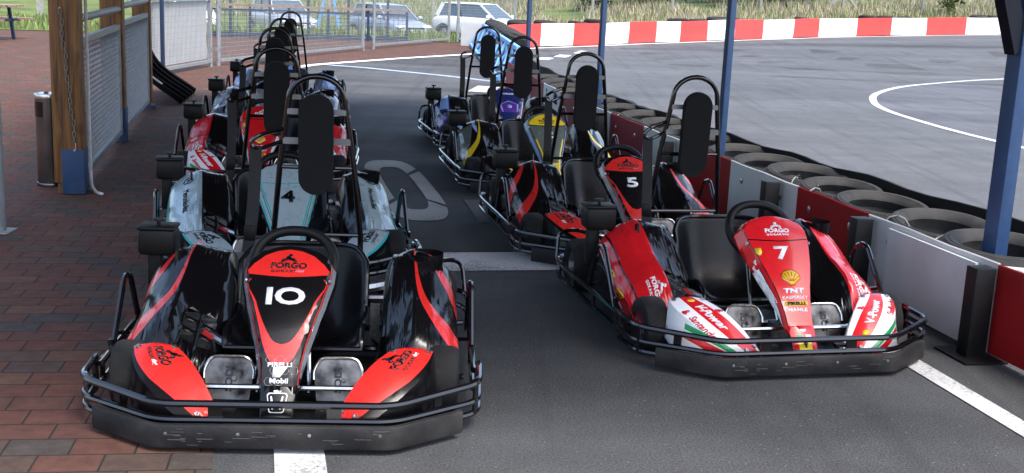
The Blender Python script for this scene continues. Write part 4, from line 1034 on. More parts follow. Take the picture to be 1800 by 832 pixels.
tl = [  # s, z, mesh, tilt, label
    (5.16, .36, 'w', 3, 'white painted tyre lying round the foot of the nearest blue post'),
    (5.74, .350, 1, 5, 'black tyre with a white tie, next to the white painted tyre'),
    (6.32, .36, 0, -4, 'black tyre overlapping its neighbour behind the red panel, second from the white painted tyre'),
    (6.88, .362, 2, 4, 'black tyre behind the middle of the red panel, third from the white painted tyre'),
    (7.42, .36, 1, -3, 'black tyre where red panel meets grey panel, fourth from the white painted tyre'),
    (7.92, .36, 0, 3, 'black tyre behind grey panel, just in front of the second blue post'),
    (8.47, .35, 1, 2, 'black tyre lying round the foot of the second blue post'),
    (9.05, .36, 0, -3, 'black tyre right behind the roll hoop of kart 7'),
    (9.62, .37, 2, 3, 'black tyre with white tie beyond the second blue post, level with kart 5'),
    (10.2, .36, 1, -2, 'black tyre with tie showing between kart 5 and the blue post'),
    (10.85, .36, 'w', 2, 'white sided tyre between two black ones behind kart 5'),
    (11.45, .37, 0, -3, 'black tyre beyond the white sided tyre, near the third blue post'),
    (12.1, .36, 1, 2, 'black tyre round the foot of the third blue post'),
    (12.75, .36, 0, 2, 'black tyre just past the third blue post'),
    (13.4, .36, 2, -2, 'black tyre two places past the third blue post'),
    (14.05, .36, 0, 2, 'black tyre behind the yellow capped kart near the far end'),
    (14.7, .36, 1, 2, 'black tyre close to the far end of the pit barrier row'),
    (15.4, .36, 0, 2, 'last black tyre in the row behind the pit barrier')]
for i, (s, z, mk, tilt, lab) in enumerate(tl):
    tc_ = 3.70 if s < 13 else 3.70+(s-13)*.075
    p = W(s, tc_+.03*math.sin(i*2.1), z); me = TMW if mk == 'w' else TM[mk]
    p.z -= .03; o = link('barrier_tyre', me); o.location = p; o.rotation_euler = (R(6.5 if i else 4), R(-tilt*.2), AX); o.scale = (.98, .98, 1); tag(o, lab, 'tyre', 'flat tyres behind the pit barrier')
    if i in (1, 3, 4, 8, 9):
        mb = MB(); a = 2.3+i*.4; M = Matrix.Rotation(a, 4, 'Z')
        ring = [M @ Vector((.255+.085*math.cos(R(q)), 0, .112*math.sin(R(q)))) for q in range(0, 360, 30)]
        mb.tube(ring, .005, CORD, 5, closed=True)
        mb.tube([M @ Vector((.25, 0, .112)), M @ Vector((.262, .03, .135))], .003, CORD, 5)
        mb.build('cable_tie', o)
    if i < 12:
        o2 = link('barrier_tyre', TM[i % 3]); o2.location = (p.x+.02, p.y, z-.205 if z > .3 else .1)
        if z <= .3: bpy.data.objects.remove(o2)
        else: tag(o2, 'black tyre in the lower layer of the row behind the pit barrier', 'tyre', 'lower layer of barrier tyres')
# blue posts
for i, (s, t_, lab) in enumerate(((5.12, 3.63, 'thick blue square steel post at the right edge, standing in the white painted tyre'), (8.42, 3.48, 'blue square steel post directly behind the roll hoop of red kart 7'), (11.95, 3.52, 'blue square steel post behind the roll hoop of kart 5'), (15.55, 3.55, 'thin looking blue post behind the roll hoop of the yellow capped kart'))):
    t = thing('canopy_post', lab, 'post', W(s, t_), AX+R(14), 'blue posts carrying the canopy')
    mb = MB(); pw = .088 if i == 0 else .054; mb.box((0, 0, 1.36), (pw, pw, 2.72), BLUE, bev=.006); mb.build('shaft', t)
    mb = MB(); mb.box((0, 0, .006), (.2, .2, .012), BLUE); mb.build('base_plate', t)
    if i == 0:
        mb = MB(); mb.bar((-.03, -.0, 1.40), (-.62, -.02, 2.66), .06, .10, mat('brace_black', (.006, .009, .016), .6, spec=.2)); mb.build('brace', t)
# canopy over the karts
ct = thing('canopy_roof', 'dark timber canopy roof sheltering both rows of karts', 'canopy', W(8, 1.2), AX)
mb = MB(); mb.box((-.15, 1.05, 2.80), (5.3, 12.3, .05), mat('roof_boards', (.22, .18, .15), .7)); mb.build('roof_sheet', ct)
for k in range(9):
    mb = MB(); mb.box((-.15, -4.9+1.47*k, 2.70), (5.2, .10, .15), WOOD); mb.build('rafter', ct)

# ------------------------------------------------------------------ far red and white barrier
rb = thing('track_barrier', 'long curved red and white barrier wall on the far side of the track', 'barrier', (RW[0][0], RW[0][1], 0))
HW = .64
xsb = [-.35, .53, 1.47, 2.42, 3.16, 4.05, 4.85, 5.80, 6.81, 7.86, 9.09, 10.15, 11.73, 13.17, 14.72, 16.43, 18.15, 20.0, 22.5]
def rwp(x): return Vector((x, rw_y(x), 0))
for k, (a, b) in enumerate(zip(xsb, xsb[1:])):
    mb = MB(); n = 5; m = BELTR if k % 2 == 0 else BELTW; P = []
    for i in range(n+1):
        x = a+(b-a)*i/n+(.006 if i == 0 else -.006 if i == n else 0); p = rwp(x); P.append((p.x-RW[0][0], p.y-RW[0][1], TZ(p.x, p.y)+.010*math.sin(x*2.1)))
    lean = random.uniform(-.02, .03)
    mb.sweep(P, [(-.03, .05), (.0, .03), (.012+lean*.3, .3), (lean, HW), (lean-.03, HW), (-.03, .3)], m); mb.build('belt_panel', rb)
for i, x in enumerate((.2, .95, 1.9, 2.4, 5.1, 5.8, 6.5, 7.0, 9.9, 12.6, 13.3, 14.1, 17.4, 18.1, 18.8)):
    p = rwp(x)+Vector((-.28, .42, 0)); o = link('track_tyre', TM[i % 3]); o.location = (p.x, p.y, TZ(p.x, p.y)+HW-.02-.02*(i % 3)); o.rotation_euler = (R(4), 0, i)
    for q in range(3):
        if q == 0: tag(o, 'black tyre stacked behind the far red and white barrier wall', 'tyre', 'tyres behind the far barrier')
        else:
            o3 = link('track_tyre', TM[(i+q) % 3]); o3.location = (p.x, p.y, TZ(p.x, p.y)+HW-.02-.2*q); tag(o3, 'black tyre stacked behind the far red and white barrier wall', 'tyre', 'tyres behind the far barrier')
# far fence
ft = [(11.19, 56.1), (15.34, 57.2), (19.28, 57.6), (23.5, 58.1), (6.91, 55), (3.2, 54.2), (-4, 53.6), (-8.65, 53.4)]
fl = ['concrete fence post rising from the grass behind the second red panel from the blue post', 'concrete fence post with two slanting braces on the far grass', 'plain concrete fence post to the right of the braced one', 'concrete fence post nearest the right edge', 'concrete fence post left of the second blue post', 'concrete fence post near the left end of the far barrier', 'concrete fence post behind the white car', 'concrete fence post behind the silver car']
for i, (x, y) in enumerate(ft):
    z = TZ(x, y); t = thing('fence_post', lab := fl[i], 'fence post', (x, y, z), 0, 'concrete posts of the far fence')
    mb = MB(); mb.box((0, 0, 1.1), (.13, .13, 2.3), CONC, bev=.01); mb.build('shaft', t)
    if i == 1:
        for sg in (-1, 1):
            mb = MB(); mb.bar((sg*1.0, 0, -.1), (sg*.07, 0, .95), .12, .12, CONC); mb.build('brace', t)
fo = sorted(ft); mb = MB()
WIRE = mat('fence_wire', (.30, .31, .30), .6, .5)
for (a, b), (c, d) in zip(fo, fo[1:]):
    for h in [k*.25 for k in range(10)]: mb.tube([(a, b, TZ(a, b)+h+.05), (c, d, TZ(c, d)+h+.05)], .006, WIRE, 4)
    n = int((c-a)/.18)
    for k in range(n):
        f = k/n; x, y = a+(c-a)*f, b+(d-b)*f; z = TZ(x, y); mb.bar((x, y, z), (x+.6*(1 if k % 2 else -1), y, z+2.25), .006, .006, WIRE)
tag(mb.build('wire_fence', smooth=False, recalc=False), 'thin wire mesh fence strung between the far concrete posts', 'fence')
# bushes
def bush(x, y, r, h, cols, lab, n=900, seed=1):
    rr = random.Random(seed); t = thing('shrub', lab, 'shrub', (x, y, TZ(x, y)), 0)
    mb = MB()
    for k in range(7):
        a = rr.uniform(0, 6.28); mb.tube(crom([(0, 0, 0), (math.cos(a)*r*.3, math.sin(a)*r*.3, h*.4), (math.cos(a)*r*.6, math.sin(a)*r*.6, h*rr.uniform(.6, .9))], 3), [.03, .028, .025, .02, .016, .012, .01], PLANK, 5)
    mb.build('stem', t)
    mb = MB(); cl_ = [(rr.gauss(0, r*.45), rr.gauss(0, r*.45), h*rr.uniform(.2, .95)) for _ in range(26)]
    for k in range(n):
        c = rr.choice(cl_); s = r*.2; p = Vector((c[0]+rr.gauss(0, s), c[1]+rr.gauss(0, s), max(.03, c[2]+rr.gauss(0, s))))
        q = Matrix.Rotation(rr.uniform(0, 6.28), 3, 'Z') @ Matrix.Rotation(rr.uniform(-1.2, 1.2), 3, 'X'); w = rr.uniform(.04, .09)
        mb.add([p+q @ Vector((0, -w*1.6, 0)), p+q @ Vector((w, 0, 0)), p+q @ Vector((0, w*1.6, 0)), p+q @ Vector((-w, 0, 0))], [(0, 1, 2, 3)], rr.choice(cols))
    mb.build('foliage', t, smooth=False, recalc=False)
L1, L2, L3 = mat('leaf_dark', (.05, .085, .03), .6), mat('leaf_mid', (.085, .13, .04), .6), mat('leaf_olive', (.14, .15, .07), .6)
bush(20.0, 56.0, .55, 1.5, [L2, L3, G2], 'small green shrub standing alone between two concrete posts on the right', 500, 2)
bush(12.8, 60, 1.8, 2.2, [L1, L2, L3], 'dark shrub beside the braced concrete post on the far bank', 1800, 3)
bush(9.5, 61, 2.4, 2.6, [L1, L1, L2], 'broad dark shrub left of the braced post, at the top edge', 2400, 4)
bush(6.0, 60, 1.6, 2.0, [L1, L3, L2], 'olive shrub on the bank behind the second blue post', 1400, 5)
bush(3.6, 58, 1.1, 1.7, [L2, L2, L1], 'bright green shrub beyond the left end of the far barrier', 1100, 6)

# ------------------------------------------------------------------ blue lattice barrier with tyres
A0, A1 = Vector((-.36, 20.0, 0)), Vector((-1.33, 31.5, 0)); dr = (A1-A0).normalized(); sd = Vector((dr.y, -dr.x, 0))
bb = thing('lattice_barrier', 'light blue lattice girder barrier leading away to the mesh gates', 'barrier', A0)
L0 = (A1-A0).length
mb = MB()
for zz, ss_ in ((.06, 0), (.10, .33), (.58, .33)): mb.bar(sd*ss_+Vector((0, 0, zz)), dr*L0+sd*ss_+Vector((0, 0, zz)), .07, .07, LTBLUE)
mb.build('chord', bb)
n = 8
for k in range(n+1):
    d = dr*(L0*k/n); mb = MB()
    mb.bar(d+sd*.33+Vector((0, 0, .1)), d+sd*.33+Vector((0, 0, .56)), .04, .04, LTBLUE, (1, 0, 0)); mb.bar(d+Vector((0, 0, .08)), d+sd*.32+Vector((0, 0, .55)), .04, .04, LTBLUE, (1, 0, 0)); mb.bar(d+Vector((0, 0, .06)), d+sd*.32+Vector((0, 0, .09)), .04, .04, LTBLUE)
    mb.build('frame', bb)
for k in range(n):
    mb = MB(); a = dr*(L0*(k+.02)/n)+sd*.02+Vector((0, 0, .08)); b = dr*(L0*(k+.98)/n)+sd*.31+Vector((0, 0, .55))
    mb.bar(a, b, .035, .035, LTBLUE); mb.build('diagonal', bb)
mb = MB(); mb.bar(sd*.37+Vector((0, 0, .30)), dr*L0+sd*.37+Vector((0, 0, .22)), .012, .30, mat('blue_sheet', (.05, .12, .27), .6)); mb.build('backing_sheet', bb)
mb = MB(); mb.box(dr*(L0+.12)+sd*.12+Vector((0, 0, .31)), (.75, .05, .6), TARP, Matrix.Rotation(R(5), 3, 'Z')); mb.build('end_panel', bb)
for i in range(7, 18):
    c = A0+dr*(.5+.62*i)+sd*.66; top = i % 2
    for q in range(3):
        o = link('stack_tyre', TM[(i+q) % 3]); o.location = (c.x, c.y, .10+.195*q+(.06*top if q == 2 else 0)); o.rotation_euler = (R(6*math.sin(i*3+q)+(14 if q == 2 else 0)), R(4+(10*top if q == 2 else 0)), AX if q == 2 else i+q)
        tag(o, 'black tyre in the stacks along the light blue lattice barrier', 'tyre', 'tyre stacks behind the lattice barrier')

# ------------------------------------------------------------------ fences and gates
def mesh_gate(name, lab, a, b, h, parent_cat, fill=None, step=.05, z0=.10, group=None):
    a = Vector(a); b = Vector(b); za, zb = TZ(a.x, a.y), TZ(b.x, b.y); t = thing(name, lab, parent_cat, (a.x, a.y, za), 0, group)
    d = Vector((b.x-a.x, b.y-a.y, zb-za)); L = d.length; d.normalize(); up = Vector((0, 0, 1)); r = .028
    mb = MB(); e = .04
    P = [d*e+up*z0, d*(L-e)+up*z0, d*(L-e)+up*h, d*e+up*h]
    for i in range(4): mb.bar(P[i], P[(i+1) % 4], .05, .05, GALV, (0, 1, 0) if i % 2 else (0, 0, 1))
    mb.build('gate_frame', t)
    mb = MB(); w = .0045
    x = e+step
    while x < L-e: mb.bar(d*x+up*(z0+.02), d*x+up*(h-.02), w, w, GALV, (0, 1, 0)); x += step
    z = z0+step*1.5
    while z < h-.02: mb.bar(d*e+up*z, d*(L-e)+up*z, w, w, GALV); z += step*1.5
    mb.build('wire_mesh', t, smooth=False, recalc=False)
    for q in (0, L):
        mb = MB(); mb.tube([d*q, d*q+up*(h+.5)], .035, GALV, 10); mb.lathe([(0, .02), (.045, .02), (.045, 0)], GALV, Matrix.Translation(d*q+up*(h+.5)), 10)
        for hz in (.3, h-.2): mb.box(d*q+up*hz, (.09, .06, .05), GALV)
        mb.build('gate_post', t)
    if fill:
        mb = MB(); nn = Vector((d.y, -d.x, 0))*-.03
        def S(u, v):
            u2 = u; wob = .012*math.sin(v*9+u*3)
            return d*(e+.04+(L-2*e-.10+(.02*math.sin(v*14) if u > .95 else 0))*u2)+up*(z0+.05+(h-z0-.09)*v)+nn*(1+wob*20*.3)
        mb.grid(S, [k/20 for k in range(21)], [k/14 for k in range(15)], TARP); mb.build('tarpaulin', t, recalc=False)
    return t
mesh_gate('tarp_gate', 'mesh gate panel covered with white tarpaulin beside the thin dark blue pole', (-5.62, 17.6), (-5.40, 20.6), 1.17, 'gate', True, .06)
mesh_gate('mesh_gate', 'galvanised mesh gate behind the far karts, next to the white tarpaulin panel', (-5.34, 20.9), (-3.64, 27.4), 1.25, 'gate')
mesh_gate('mesh_gate', 'galvanised mesh gate farther away, ending at the lattice barrier', (-3.50, 28.2), (-2.02, 33.2), 1.25, 'gate')
mesh_gate('mesh_gate', 'narrow galvanised mesh panel behind the white end of the lattice barrier', (-1.80, 33.6), (-.2, 35.6), 1.25, 'gate')
# handrail beyond
hr = thing('terrace_railing', 'dark blue railing with a brown wooden handrail behind the mesh gates', 'railing', (-8, 30.6, 0))
PTS = [(-8.0, 30.6), (-5.6, 31.2), (-3.1, 32.2)]
mb = MB()
for (a, b), (c, d) in zip(PTS, PTS[1:]): mb.bar((a+8, b-30.6, .84), (c+8, d-30.6, .84), .12, .06, PLANK)
mb.build('handrail', hr)
for k in range(11):
    f = k/10*2; i = min(int(f), 1); a, b = PTS[i]; c, d = PTS[i+1]; f -= i; x, y = a+(c-a)*f+8, b+(d-b)*f-30.6
    mb = MB(); mb.box((x, y, .7 if k % 2 else .41), (.06, .06, 1.4 if k % 2 else .82), NBLU); mb.build('baluster_post', hr)
mb = MB()
for (a, b), (c, d) in zip(PTS, PTS[1:]):
    for z in (.06, .12, .72): mb.bar((a+8, b-30.6, z), (c+8, d-30.6, z), .04, .05, NBLU)
    for k in range(22):
        f = k/22; mb.bar((a+8+(c-a)*f, b-30.6+(d-b)*f, .08), (a+8+(c-a)*f, b-30.6+(d-b)*f, .72), .008, .008, NBLU, (0, 1, 0))
    for z in [.08+.1*k for k in range(7)]: mb.bar((a+8, b-30.6, z), (c+8, d-30.6, z), .008, .008, NBLU)
mb.build('mesh_panel', hr, smooth=False, recalc=False)
# thin dark blue pole
t = thing('thin_pole', 'thin dark blue pole in front of the white tarpaulin panel', 'pole', (-5.42, 17.9, 0)); mb = MB(); mb.box((0, 0, 1.4), (.055, .055, 2.8), NBLU, bev=.005); mb.build('shaft', t); mb = MB(); mb.box((0, 0, .005), (.14, .14, .01), NBLU); mb.build('base_plate', t)
# blue a-frame
t = thing('swing_frame', 'pale blue A-frame standing on the grass in front of a grey car', 'frame', (-6.1, 37.6, TZ(-6.1, 37.6)))
for sg in (-1, 1):
    mb = MB(); mb.bar((sg*.42, 0, 0), (sg*.04, 0, 1.7), .08, .08, LTBLUE, (0, 1, 0)); mb.build('leg', t)
mb = MB(); mb.bar((-.25, 0, .75), (.25, 0, .75), .05, .05, LTBLUE); mb.bar((0, 0, 1.7), (0, 3, 1.7), .09, .09, LTBLUE); mb.build('top_bar', t)

# ------------------------------------------------------------------ timber side of the canopy
tp = [(8.82, 'nearest timber post with a hanging chain and blue painted foot'), (11.55, 'middle timber post with blue painted foot between two mesh panels'), (14.4, 'farthest timber post beside the leaning black seat shells')]
for i, (s, lab) in enumerate(tp):
    t = thing('timber_post', lab, 'post', W(s, -1.32), AX, 'timber posts of the canopy')
    mb = MB(); mb.box((0, 0, 1.40), (.20, .20, 2.62), WOOD, bev=.008); mb.box((0, 0, .06), (.16, .16, .1), WOOD); mb.build('shaft', t)
    mb = MB(); m = BLUE
    if i < 2: mb.box((.03 if i == 0 else 0, -.004 if i == 0 else 0, .17), (.150 if i == 0 else .212, .21 if i == 0 else .212, .32), mat('blue_foot_paint', (.012, .045, .12), .6, dust=.15), bev=.004); mb.build('painted_foot', t)
    else: mb.box((0, 0, .03), (.26, .26, .05), NBLU); mb.build('shoe', t)
# chain
CHAINM = mat('dull_chain', (.22, .22, .21), .5, .7)
mb = MB(); c0 = W(8.82, -1.32)
def lp(x, y, z): v = Matrix.Rotation(AX, 3, 'Z') @ Vector((x, y, z)); return (c0.x+v.x, c0.y+v.y, z)
for k in range(24):
    z = 1.30-.039*k; x = -.02+.003*k+.006*math.sin(k); a = (k % 2)*R(90)
    ring = [lp(x+.010*math.cos(R(q))*math.cos(a), -.118-.010*math.cos(R(q))*math.sin(a), z+.026*math.sin(R(q))) for q in range(0, 360, 36)]
    mb.tube(ring, .0032, CHAINM, 5, closed=True)
mb.tube([lp(.052, -.118, .38), lp(.055, -.12, .34), lp(.045, -.12, .32), lp(.04, -.12, .335)], .004, STEEL, 5)
mb.tube([lp(-.02, -.10, 1.32), lp(-.02, -.125, 1.32)], .006, STEEL, 5)
tag(mb.build('hanging_chain'), 'steel chain hanging down the face of the nearest timber post', 'chain')
# expanded mesh panels
def side_panel(s0, s1, h, lab):
    t = thing('mesh_fence', lab, 'fence', W(s0, -1.26), AX, 'mesh panels between the timber posts'); L = s1-s0
    mb = MB(); z0, z1 = .12, h
    for a, b in (((0, 0, z0), (0, L, z0)), ((0, 0, z1), (0, L, z1)), ((0, 0, z0), (0, 0, z1)), ((0, L, z0), (0, L, z1))): mb.bar(a, b, .045, .045, GALV, (1, 0, 0))
    mb.build('panel_frame', t)
    mb = MB(); st = .08; hh = z1-z0
    k = -int(hh/st)
    while k*st < L:
        for sg in (0, 1):
            y0, y1 = k*st, k*st+hh; za, zb = z0, z1
            if y0 < 0: za = z0-y0; y0 = 0
            if y1 > L: zb = z1-(y1-L); y1 = L
            if y1 > y0+.01:
                if sg: mb.bar((0, L-y0, za), (0, L-y1, zb), .004, .006, GALV, (1, 0, 0))
                else: mb.bar((.006, y0, za), (.006, y1, zb), .004, .006, GALV, (1, 0, 0))
        k += 1
    mb.build('expanded_mesh', t, smooth=False, recalc=False)
    mb = MB(); mb.tube([(0, -.05, h+.16), (0, L+.05, h+.16)], .03, GALV, 12); mb.build('handrail', t)
side_panel(8.97, 11.40, 1.08, 'grey expanded mesh panel between the nearest two timber posts')
side_panel(11.70, 14.25, 1.10, 'grey expanded mesh panel between the middle and farthest timber posts')
# white cable on the near corner of the panel
mb = MB(); q = [W(8.93, -1.20, z) for z in (1.6, 1.2, .7, .3, .12)]+[W(8.88, -1.19, .05), W(8.80, -1.15, .012), W(8.72, -1.10, .012)]
mb.tube(crom(q, 5), .012, mat('white_cable', (.6, .6, .6), .5), 8); tag(mb.build('white_cable'), 'thick white cable running down beside the nearest timber post', 'cable')
# bin
bp_ = W(9.12, -1.50)
t = thing('litter_bin', 'tall stainless steel litter bin behind the nearest timber post', 'bin', bp_, AX)
mb = MB(); INOX = mat('stainless', (.17, .17, .175), .2, 1., var=.2, scale=6)
mb.lathe([(.0, .02), (.100, .02), (.100, .50), (.100, .66)], INOX, None, 32); mb.lathe([(.104, 0.0), (.107, .015), (.104, .03), (.098, .03)], INOX, None, 32); mb.build('drum', t)
mb = MB(); mb.lathe([(.107, .655), (.109, .668), (.105, .685), (.092, .69), (.088, .67), (.0, .665)], CHR, None, 32); mb.build('ash_tray', t)
mb = MB()
mb.grid(lambda u, v: Matrix.Rotation(R(215+u), 3, 'Z') @ Vector((.102, 0, .52+.11*v)), [k*4 for k in range(-9, 10)], [0, .3, .6, 1], GBLK); mb.build('opening', t)
# galvanised post close left
t = thing('galvanised_post', 'thick galvanised steel post at the left edge', 'post', (-3.13, 6.96, 0))
mb = MB(); mb.tube([(0, 0, 0), (0, 0, 2.7)], .045, GALV, 16); mb.build('shaft', t); mb = MB(); mb.box((0, 0, .006), (.17, .17, .012), GALV, bev=.003); mb.build('base_plate', t)
mb = MB(); mb.bar((-.06, -.02, .12), (-.9, -.1, .12), .04, .04, GALV); mb.bar((-.06, -.02, .12), (-.06, -.02, 1.0), .04, .04, GALV, (0, 1, 0)); mb.build('side_frame', t)
# seat shells leaning
for i in range(5):
    lab = ['black padded seat shell leaning nearest to the timber post, with a white edge', 'second black seat shell of the leaning stack, counted from the timber post', 'middle black seat shell of the leaning stack of five', 'fourth black seat shell of the leaning stack, near the tarpaulin', 'outermost black seat shell of the leaning stack, nearest the tarpaulin panel'][i]
    t = thing('seat_shell', lab, 'seat', W(15.0+.33*i, -1.50+.02*i), AX+R(10), 'black seat shells leaning by the timber post')
    def SS_(u, v):
        y = .58*(1-v)**3.2; z = .02+.86*v**.85*(1-.06*u*u*v); hw = .24-.10*v**3
        return Vector((y*1.0, u*hw, z+.07*u*u*(1-v)))
    mb = MB(); mb.grid(SS_, [-1+k/5 for k in range(11)], [k/12 for k in range(13)], MBLK); so = mb.build('shell', t, solid=.03)
    if i == 0: mb = MB(); mb.tube([SS_(-1, v/12)+Vector((0, -.008, .0)) for v in range(2, 7)], .012, WHT, 6); mb.build('white_edge', so)
# picnic table far left
t = thing('picnic_table', 'wooden picnic table with dark legs on the paving at the far left', 'table', (-11.2, 25.4, 0))
mb = MB()
for k in range(4): mb.box((-.6, -.3+.2*k, .74), (2.0, .17, .04), PLANK)
mb.build('table_top', t)
for y in (-.75, .8): mb = MB(); mb.box((-.6, y, .45), (2.0, .26, .04), PLANK); mb.build('seat_plank', t)
for x in (-1.3, .1): mb = MB(); mb.bar((x, -.75, .43), (x, .8, .43), .06, .06, NBLU); mb.bar((x, -.5, 0), (x, -.2, .72), .06, .06, NBLU, (1, 0, 0)); mb.bar((x, .5, 0), (x, .3, .72), .06, .06, NBLU, (1, 0, 0)); mb.build('leg_frame', t)
t = thing('wooden_post', 'grey weathered wooden post on the lawn behind the picnic table', 'post', (-15.2, 37.5, TZ(-15.2, 37.5))); mb = MB(); mb.box((0, 0, .75), (.16, .16, 1.5), CONC); mb.build('shaft', t); mb = MB(); mb.bar((-1.6, 0, 1.15), (1.2, 0, 1.2), .05, .12, PLANK); mb.build('rail', t)

# ------------------------------------------------------------------ cars
def car(lab, x, y, phi, paint, L=3.9, Wd=1.68, H=1.46, van=0., emblem=None):
    t = thing('parked_car', lab, 'car', (x, y, TZ(x, y)-.02), phi, 'cars parked on the grass')
    hl = L/2; hw = Wd/2
    # lower body: stations along x, section half-outline (y, z)
    st = [(-hl, .55, .42, .78, .80), (-hl+.12, .30, .26, .90, .92), (-hl+.5, .26, .22, .96, .97), (-.6, .24, .20, .95, 1.), (.35, .24, .20, .93, 1.), (hl-1.05, .24, .2, .92, 1.), (hl-.5, .25, .22, .83, .97), (hl-.16, .27, .24, .72, .90), (hl, .36, .36, .58, .74)]
    sec = []
    for (sx, zb, zb2, zt, wf) in st:
        w = hw*wf; sec.append([(-w*.86, zb), (-w*.98, zb+.10), (-w, (zb+zt)/2), (-w*.97, zt-.08), (-w*.86, zt), (0, zt+.035), (w*.86, zt), (w*.97, zt-.08), (w, (zb+zt)/2), (w*.98, zb+.10), (w*.86, zb)])
    mb = MB(); P = [Vector((st[i][0], a, b)) for i in range(len(st)) for a, b in sec[i]]; k = 11
    fs = [(i*k+j, i*k+(j+1) % k, (i+1)*k+(j+1) % k, (i+1)*k+j) for i in range(len(st)-1) for j in range(k)]+[tuple(range(k)), tuple((len(st)-1)*k+j for j in reversed(range(k)))]
    mb.add(P, fs, paint); body = mb.build('body', t, 30)
    md = body.modifiers.new('b', 'SUBSURF'); md.levels = 1; md.render_levels = 2
    # cabin: glass loft with painted roof and pillars
    xb0, xb1, xt0, xt1 = -hl+.18, hl-1.0, -hl+.5, hl-1.75
    zb, zt = .92, H
    def C(xp, yy, z): return Vector((xp, yy, z))
    wb, wt = hw*.90, hw*.70
    B = [C(xb0, -wb*.9, zb), C(xb1, -wb*.93, zb-.03), C(xb1, wb*.93, zb-.03), C(xb0, wb*.9, zb)]; T_ = [C(xt0, -wt, zt-.05), C(xt1, -wt*.98, zt-.04), C(xt1, wt*.98, zt-.04), C(xt0, wt, zt-.05)]
    mb = MB(); mb.add(B+T_, [(0, 1, 5, 4), (1, 2, 6, 5), (2, 3, 7, 6), (3, 0, 4, 7), (0, 3, 2, 1), (4, 5, 6, 7)], GLASS); mb.build('windows', t, smooth=False)
    mb = MB(); e = .035
    rf = [p+Vector((0, 0, .0)) for p in T_]; cen = C((xt0+xt1)/2, 0, zt+.03)
    def RF(u, v):
        xx = xt0-.05+(xt1-xt0+.10)*u; yy = (wt+.03)*(2*v-1); return Vector((xx, yy, zt-.035+.05*math.sin(math.pi*u)**.6*(1-(2*v-1)**4)))
    mb.grid(RF, [i/10 for i in range(11)], [i/8 for i in range(9)], paint); mb.build('roof', t, solid=.03)
    for sg in (0, 3):
        mb = MB()
        s1, s2 = (0, 1) if sg == 0 else (3, 2)
        mb.bar(B[s2], T_[s2], .06, .05, paint, (0, 1, 0)); mb.bar(B[s1]+Vector((.1, 0, 0)), T_[s1], .16, .05, paint, (0, 1, 0))
        m1 = B[s1].lerp(B[s2], .45); m2 = T_[s1].lerp(T_[s2], .42); mb.bar(m1, m2, .07, .04, GBLK, (0, 1, 0)); mb.build('pillars', t)
    for sx in (-hl+.68, hl-.72):
        for sg in (-1, 1):
            M = Matrix.Translation((sx, sg*(hw-.09), .30)) @ Matrix.Rotation(R(90)*sg, 4, 'X') @ Matrix.Rotation(math.pi, 4, 'X')
            mb = MB(); mb.lathe([(.17, -.085), (.24, -.1), (.295, -.08), (.305, 0), (.295, .08), (.24, .1), (.17, .085)], RUB, M, 24); w_ = mb.build('wheel', t)
            mb = MB(); mb.lathe([(.18, .08), (.16, .06), (.12, .07), (.03, .085), (0, .09)], STEEL, M, 16); mb.build('rim', w_)
            mb = MB(); mb.lathe([(.345, .105), (.30, .11)], GBLK, M, 24); mb.build('wheel_arch', t)
    for sg in (-1, 1):
        mb = MB(); M = Matrix.Translation((hl-.17, sg*hw*.66, .66)) @ Matrix.Diagonal((.13, .24, .10, 1)); mb.lathe([(0, 1), (.5, .86), (.86, .5), (1, 0), (.86, -.5), (.5, -.86), (0, -1)], LENS, M, 16); mb.build('headlight', t)
        mb = MB(); M = Matrix.Translation((hl-1.15, sg*(hw+.07), .98)) @ Matrix.Diagonal((.08, .12, .075, 1)); mb.lathe([(0, 1), (.7, .8), (1, .2), (1, -.4), (.6, -.9), (0, -1)], paint, M, 12); mb.build('mirror', t)
    mb = MB(); mb.box((hl-.055, 0, .60), (.05, hw*.95, .11), PBLK, bev=.02); mb.box((hl-.02, 0, .36), (.06, hw*1.2, .13), PBLK, bev=.02); mb.build('grille', t)
    mb = MB(); mb.box((hl+.018, 0, .46), (.02, .5, .11), WHT); mb.build('number_plate', t)
    if emblem:
        mb = MB(); S = lambda p, q: Vector((hl-.022, p, .60+q)); ring_deco(mb, S, (0, 0), .05, .06, CHR); poly_deco(mb, S, [(-.7, .5), (-.45, .5), (-.2, -.3), (0, .1), (.2, -.3), (.45, .5), (.7, .5), (.25, -.75), (0, -.2), (-.25, -.75)], (0, 0), .055, CHR); mb.build('emblem', t)
CARS = mat('car_silver', (.45, .48, .52), .3, .35, coat=.6); CARW = mat('car_white', (.72, .73, .75), .25, coat=.7); CARG = mat('car_grey', (.33, .38, .45), .3, .35, coat=.6)
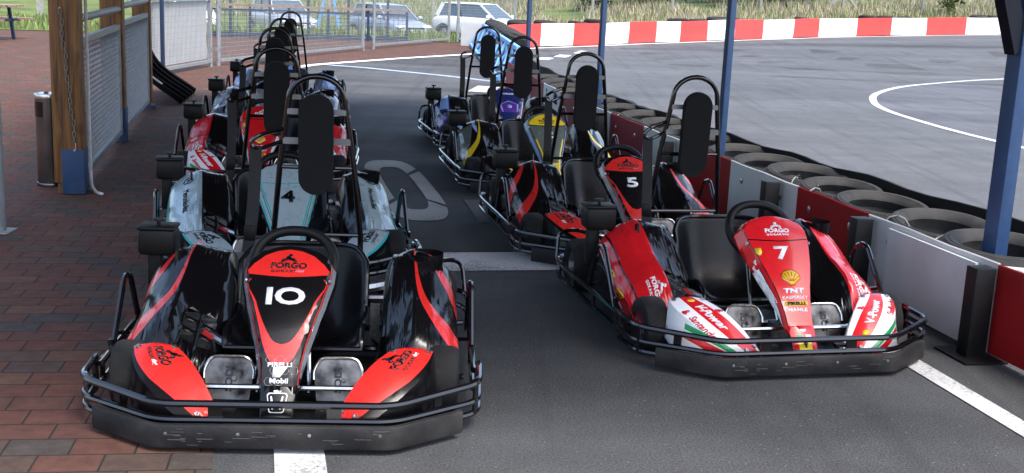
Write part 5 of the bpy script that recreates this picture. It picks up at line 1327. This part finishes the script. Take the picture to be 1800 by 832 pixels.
car('silver car with number plate facing the mesh gates, left of the A-frame', -9.3, 46.3, R(-58), CARS)
car('grey car with a round badge on its grille, behind the pale blue A-frame', -5.1, 45.8, R(-52), CARG, emblem=1)
car('white hatchback parked side-on beyond the white end of the lattice barrier', -1.5, 46.0, R(-30), CARW)
car('pale car mostly hidden behind the white tarpaulin panel', -12.9, 46.0, R(-60), CARW)

# ------------------------------------------------------------------ camera, light, render
cd = bpy.data.cameras.new('camera'); cam = bpy.data.objects.new('camera', cd); COL.objects.link(cam)
cd.sensor_width = 36; cd.lens = 36*2057/1800; cd.clip_end = 600; cd.clip_start = .05
p, r = R(12.025), R(2.53)
fwd = Vector((0, math.cos(p), -math.sin(p))); up0 = Vector((0, math.sin(p), math.cos(p))); rt0 = Vector((1, 0, 0))
rgt = rt0*math.cos(r)+up0*math.sin(r); up = up0*math.cos(r)-rt0*math.sin(r)
cam.matrix_world = Matrix.Translation((0, 0, 1.595)) @ Matrix((rgt, up, -fwd)).transposed().to_4x4()
scene.camera = cam
world.use_nodes = True
wn = world.node_tree; bg = wn.nodes['Background']
sky = wn.nodes.new('ShaderNodeTexSky'); sky.sky_type = 'NISHITA'; sky.sun_disc = False
SE, SA = 62, 135
sky.sun_elevation = R(SE); sky.sun_rotation = R(SA); sky.air_density = 1.0; sky.dust_density = 3.5; sky.ozone_density = .6
wn.links.new(sky.outputs['Color'], bg.inputs['Color']); bg.inputs['Strength'].default_value = .15
ld = bpy.data.lights.new('sun', 'SUN'); ld.energy = 1.3; ld.angle = R(25); ld.color = (1, 1, .965)
sun = bpy.data.objects.new('sun', ld); COL.objects.link(sun)
d = Vector((math.sin(R(SA))*math.cos(R(SE)), math.cos(R(SA))*math.cos(R(SE)), math.sin(R(SE))))
sun.rotation_euler = d.to_track_quat('Z', 'Y').to_euler(); sun.location = (5, 10, 20)
vs = scene.view_settings; scene.display_settings.display_device = 'sRGB'
vs.view_transform = 'Standard'; vs.look = 'None'; vs.exposure = 1.6; vs.gamma = 1; vs.use_curve_mapping = False
scene.cycles.max_bounces = 6
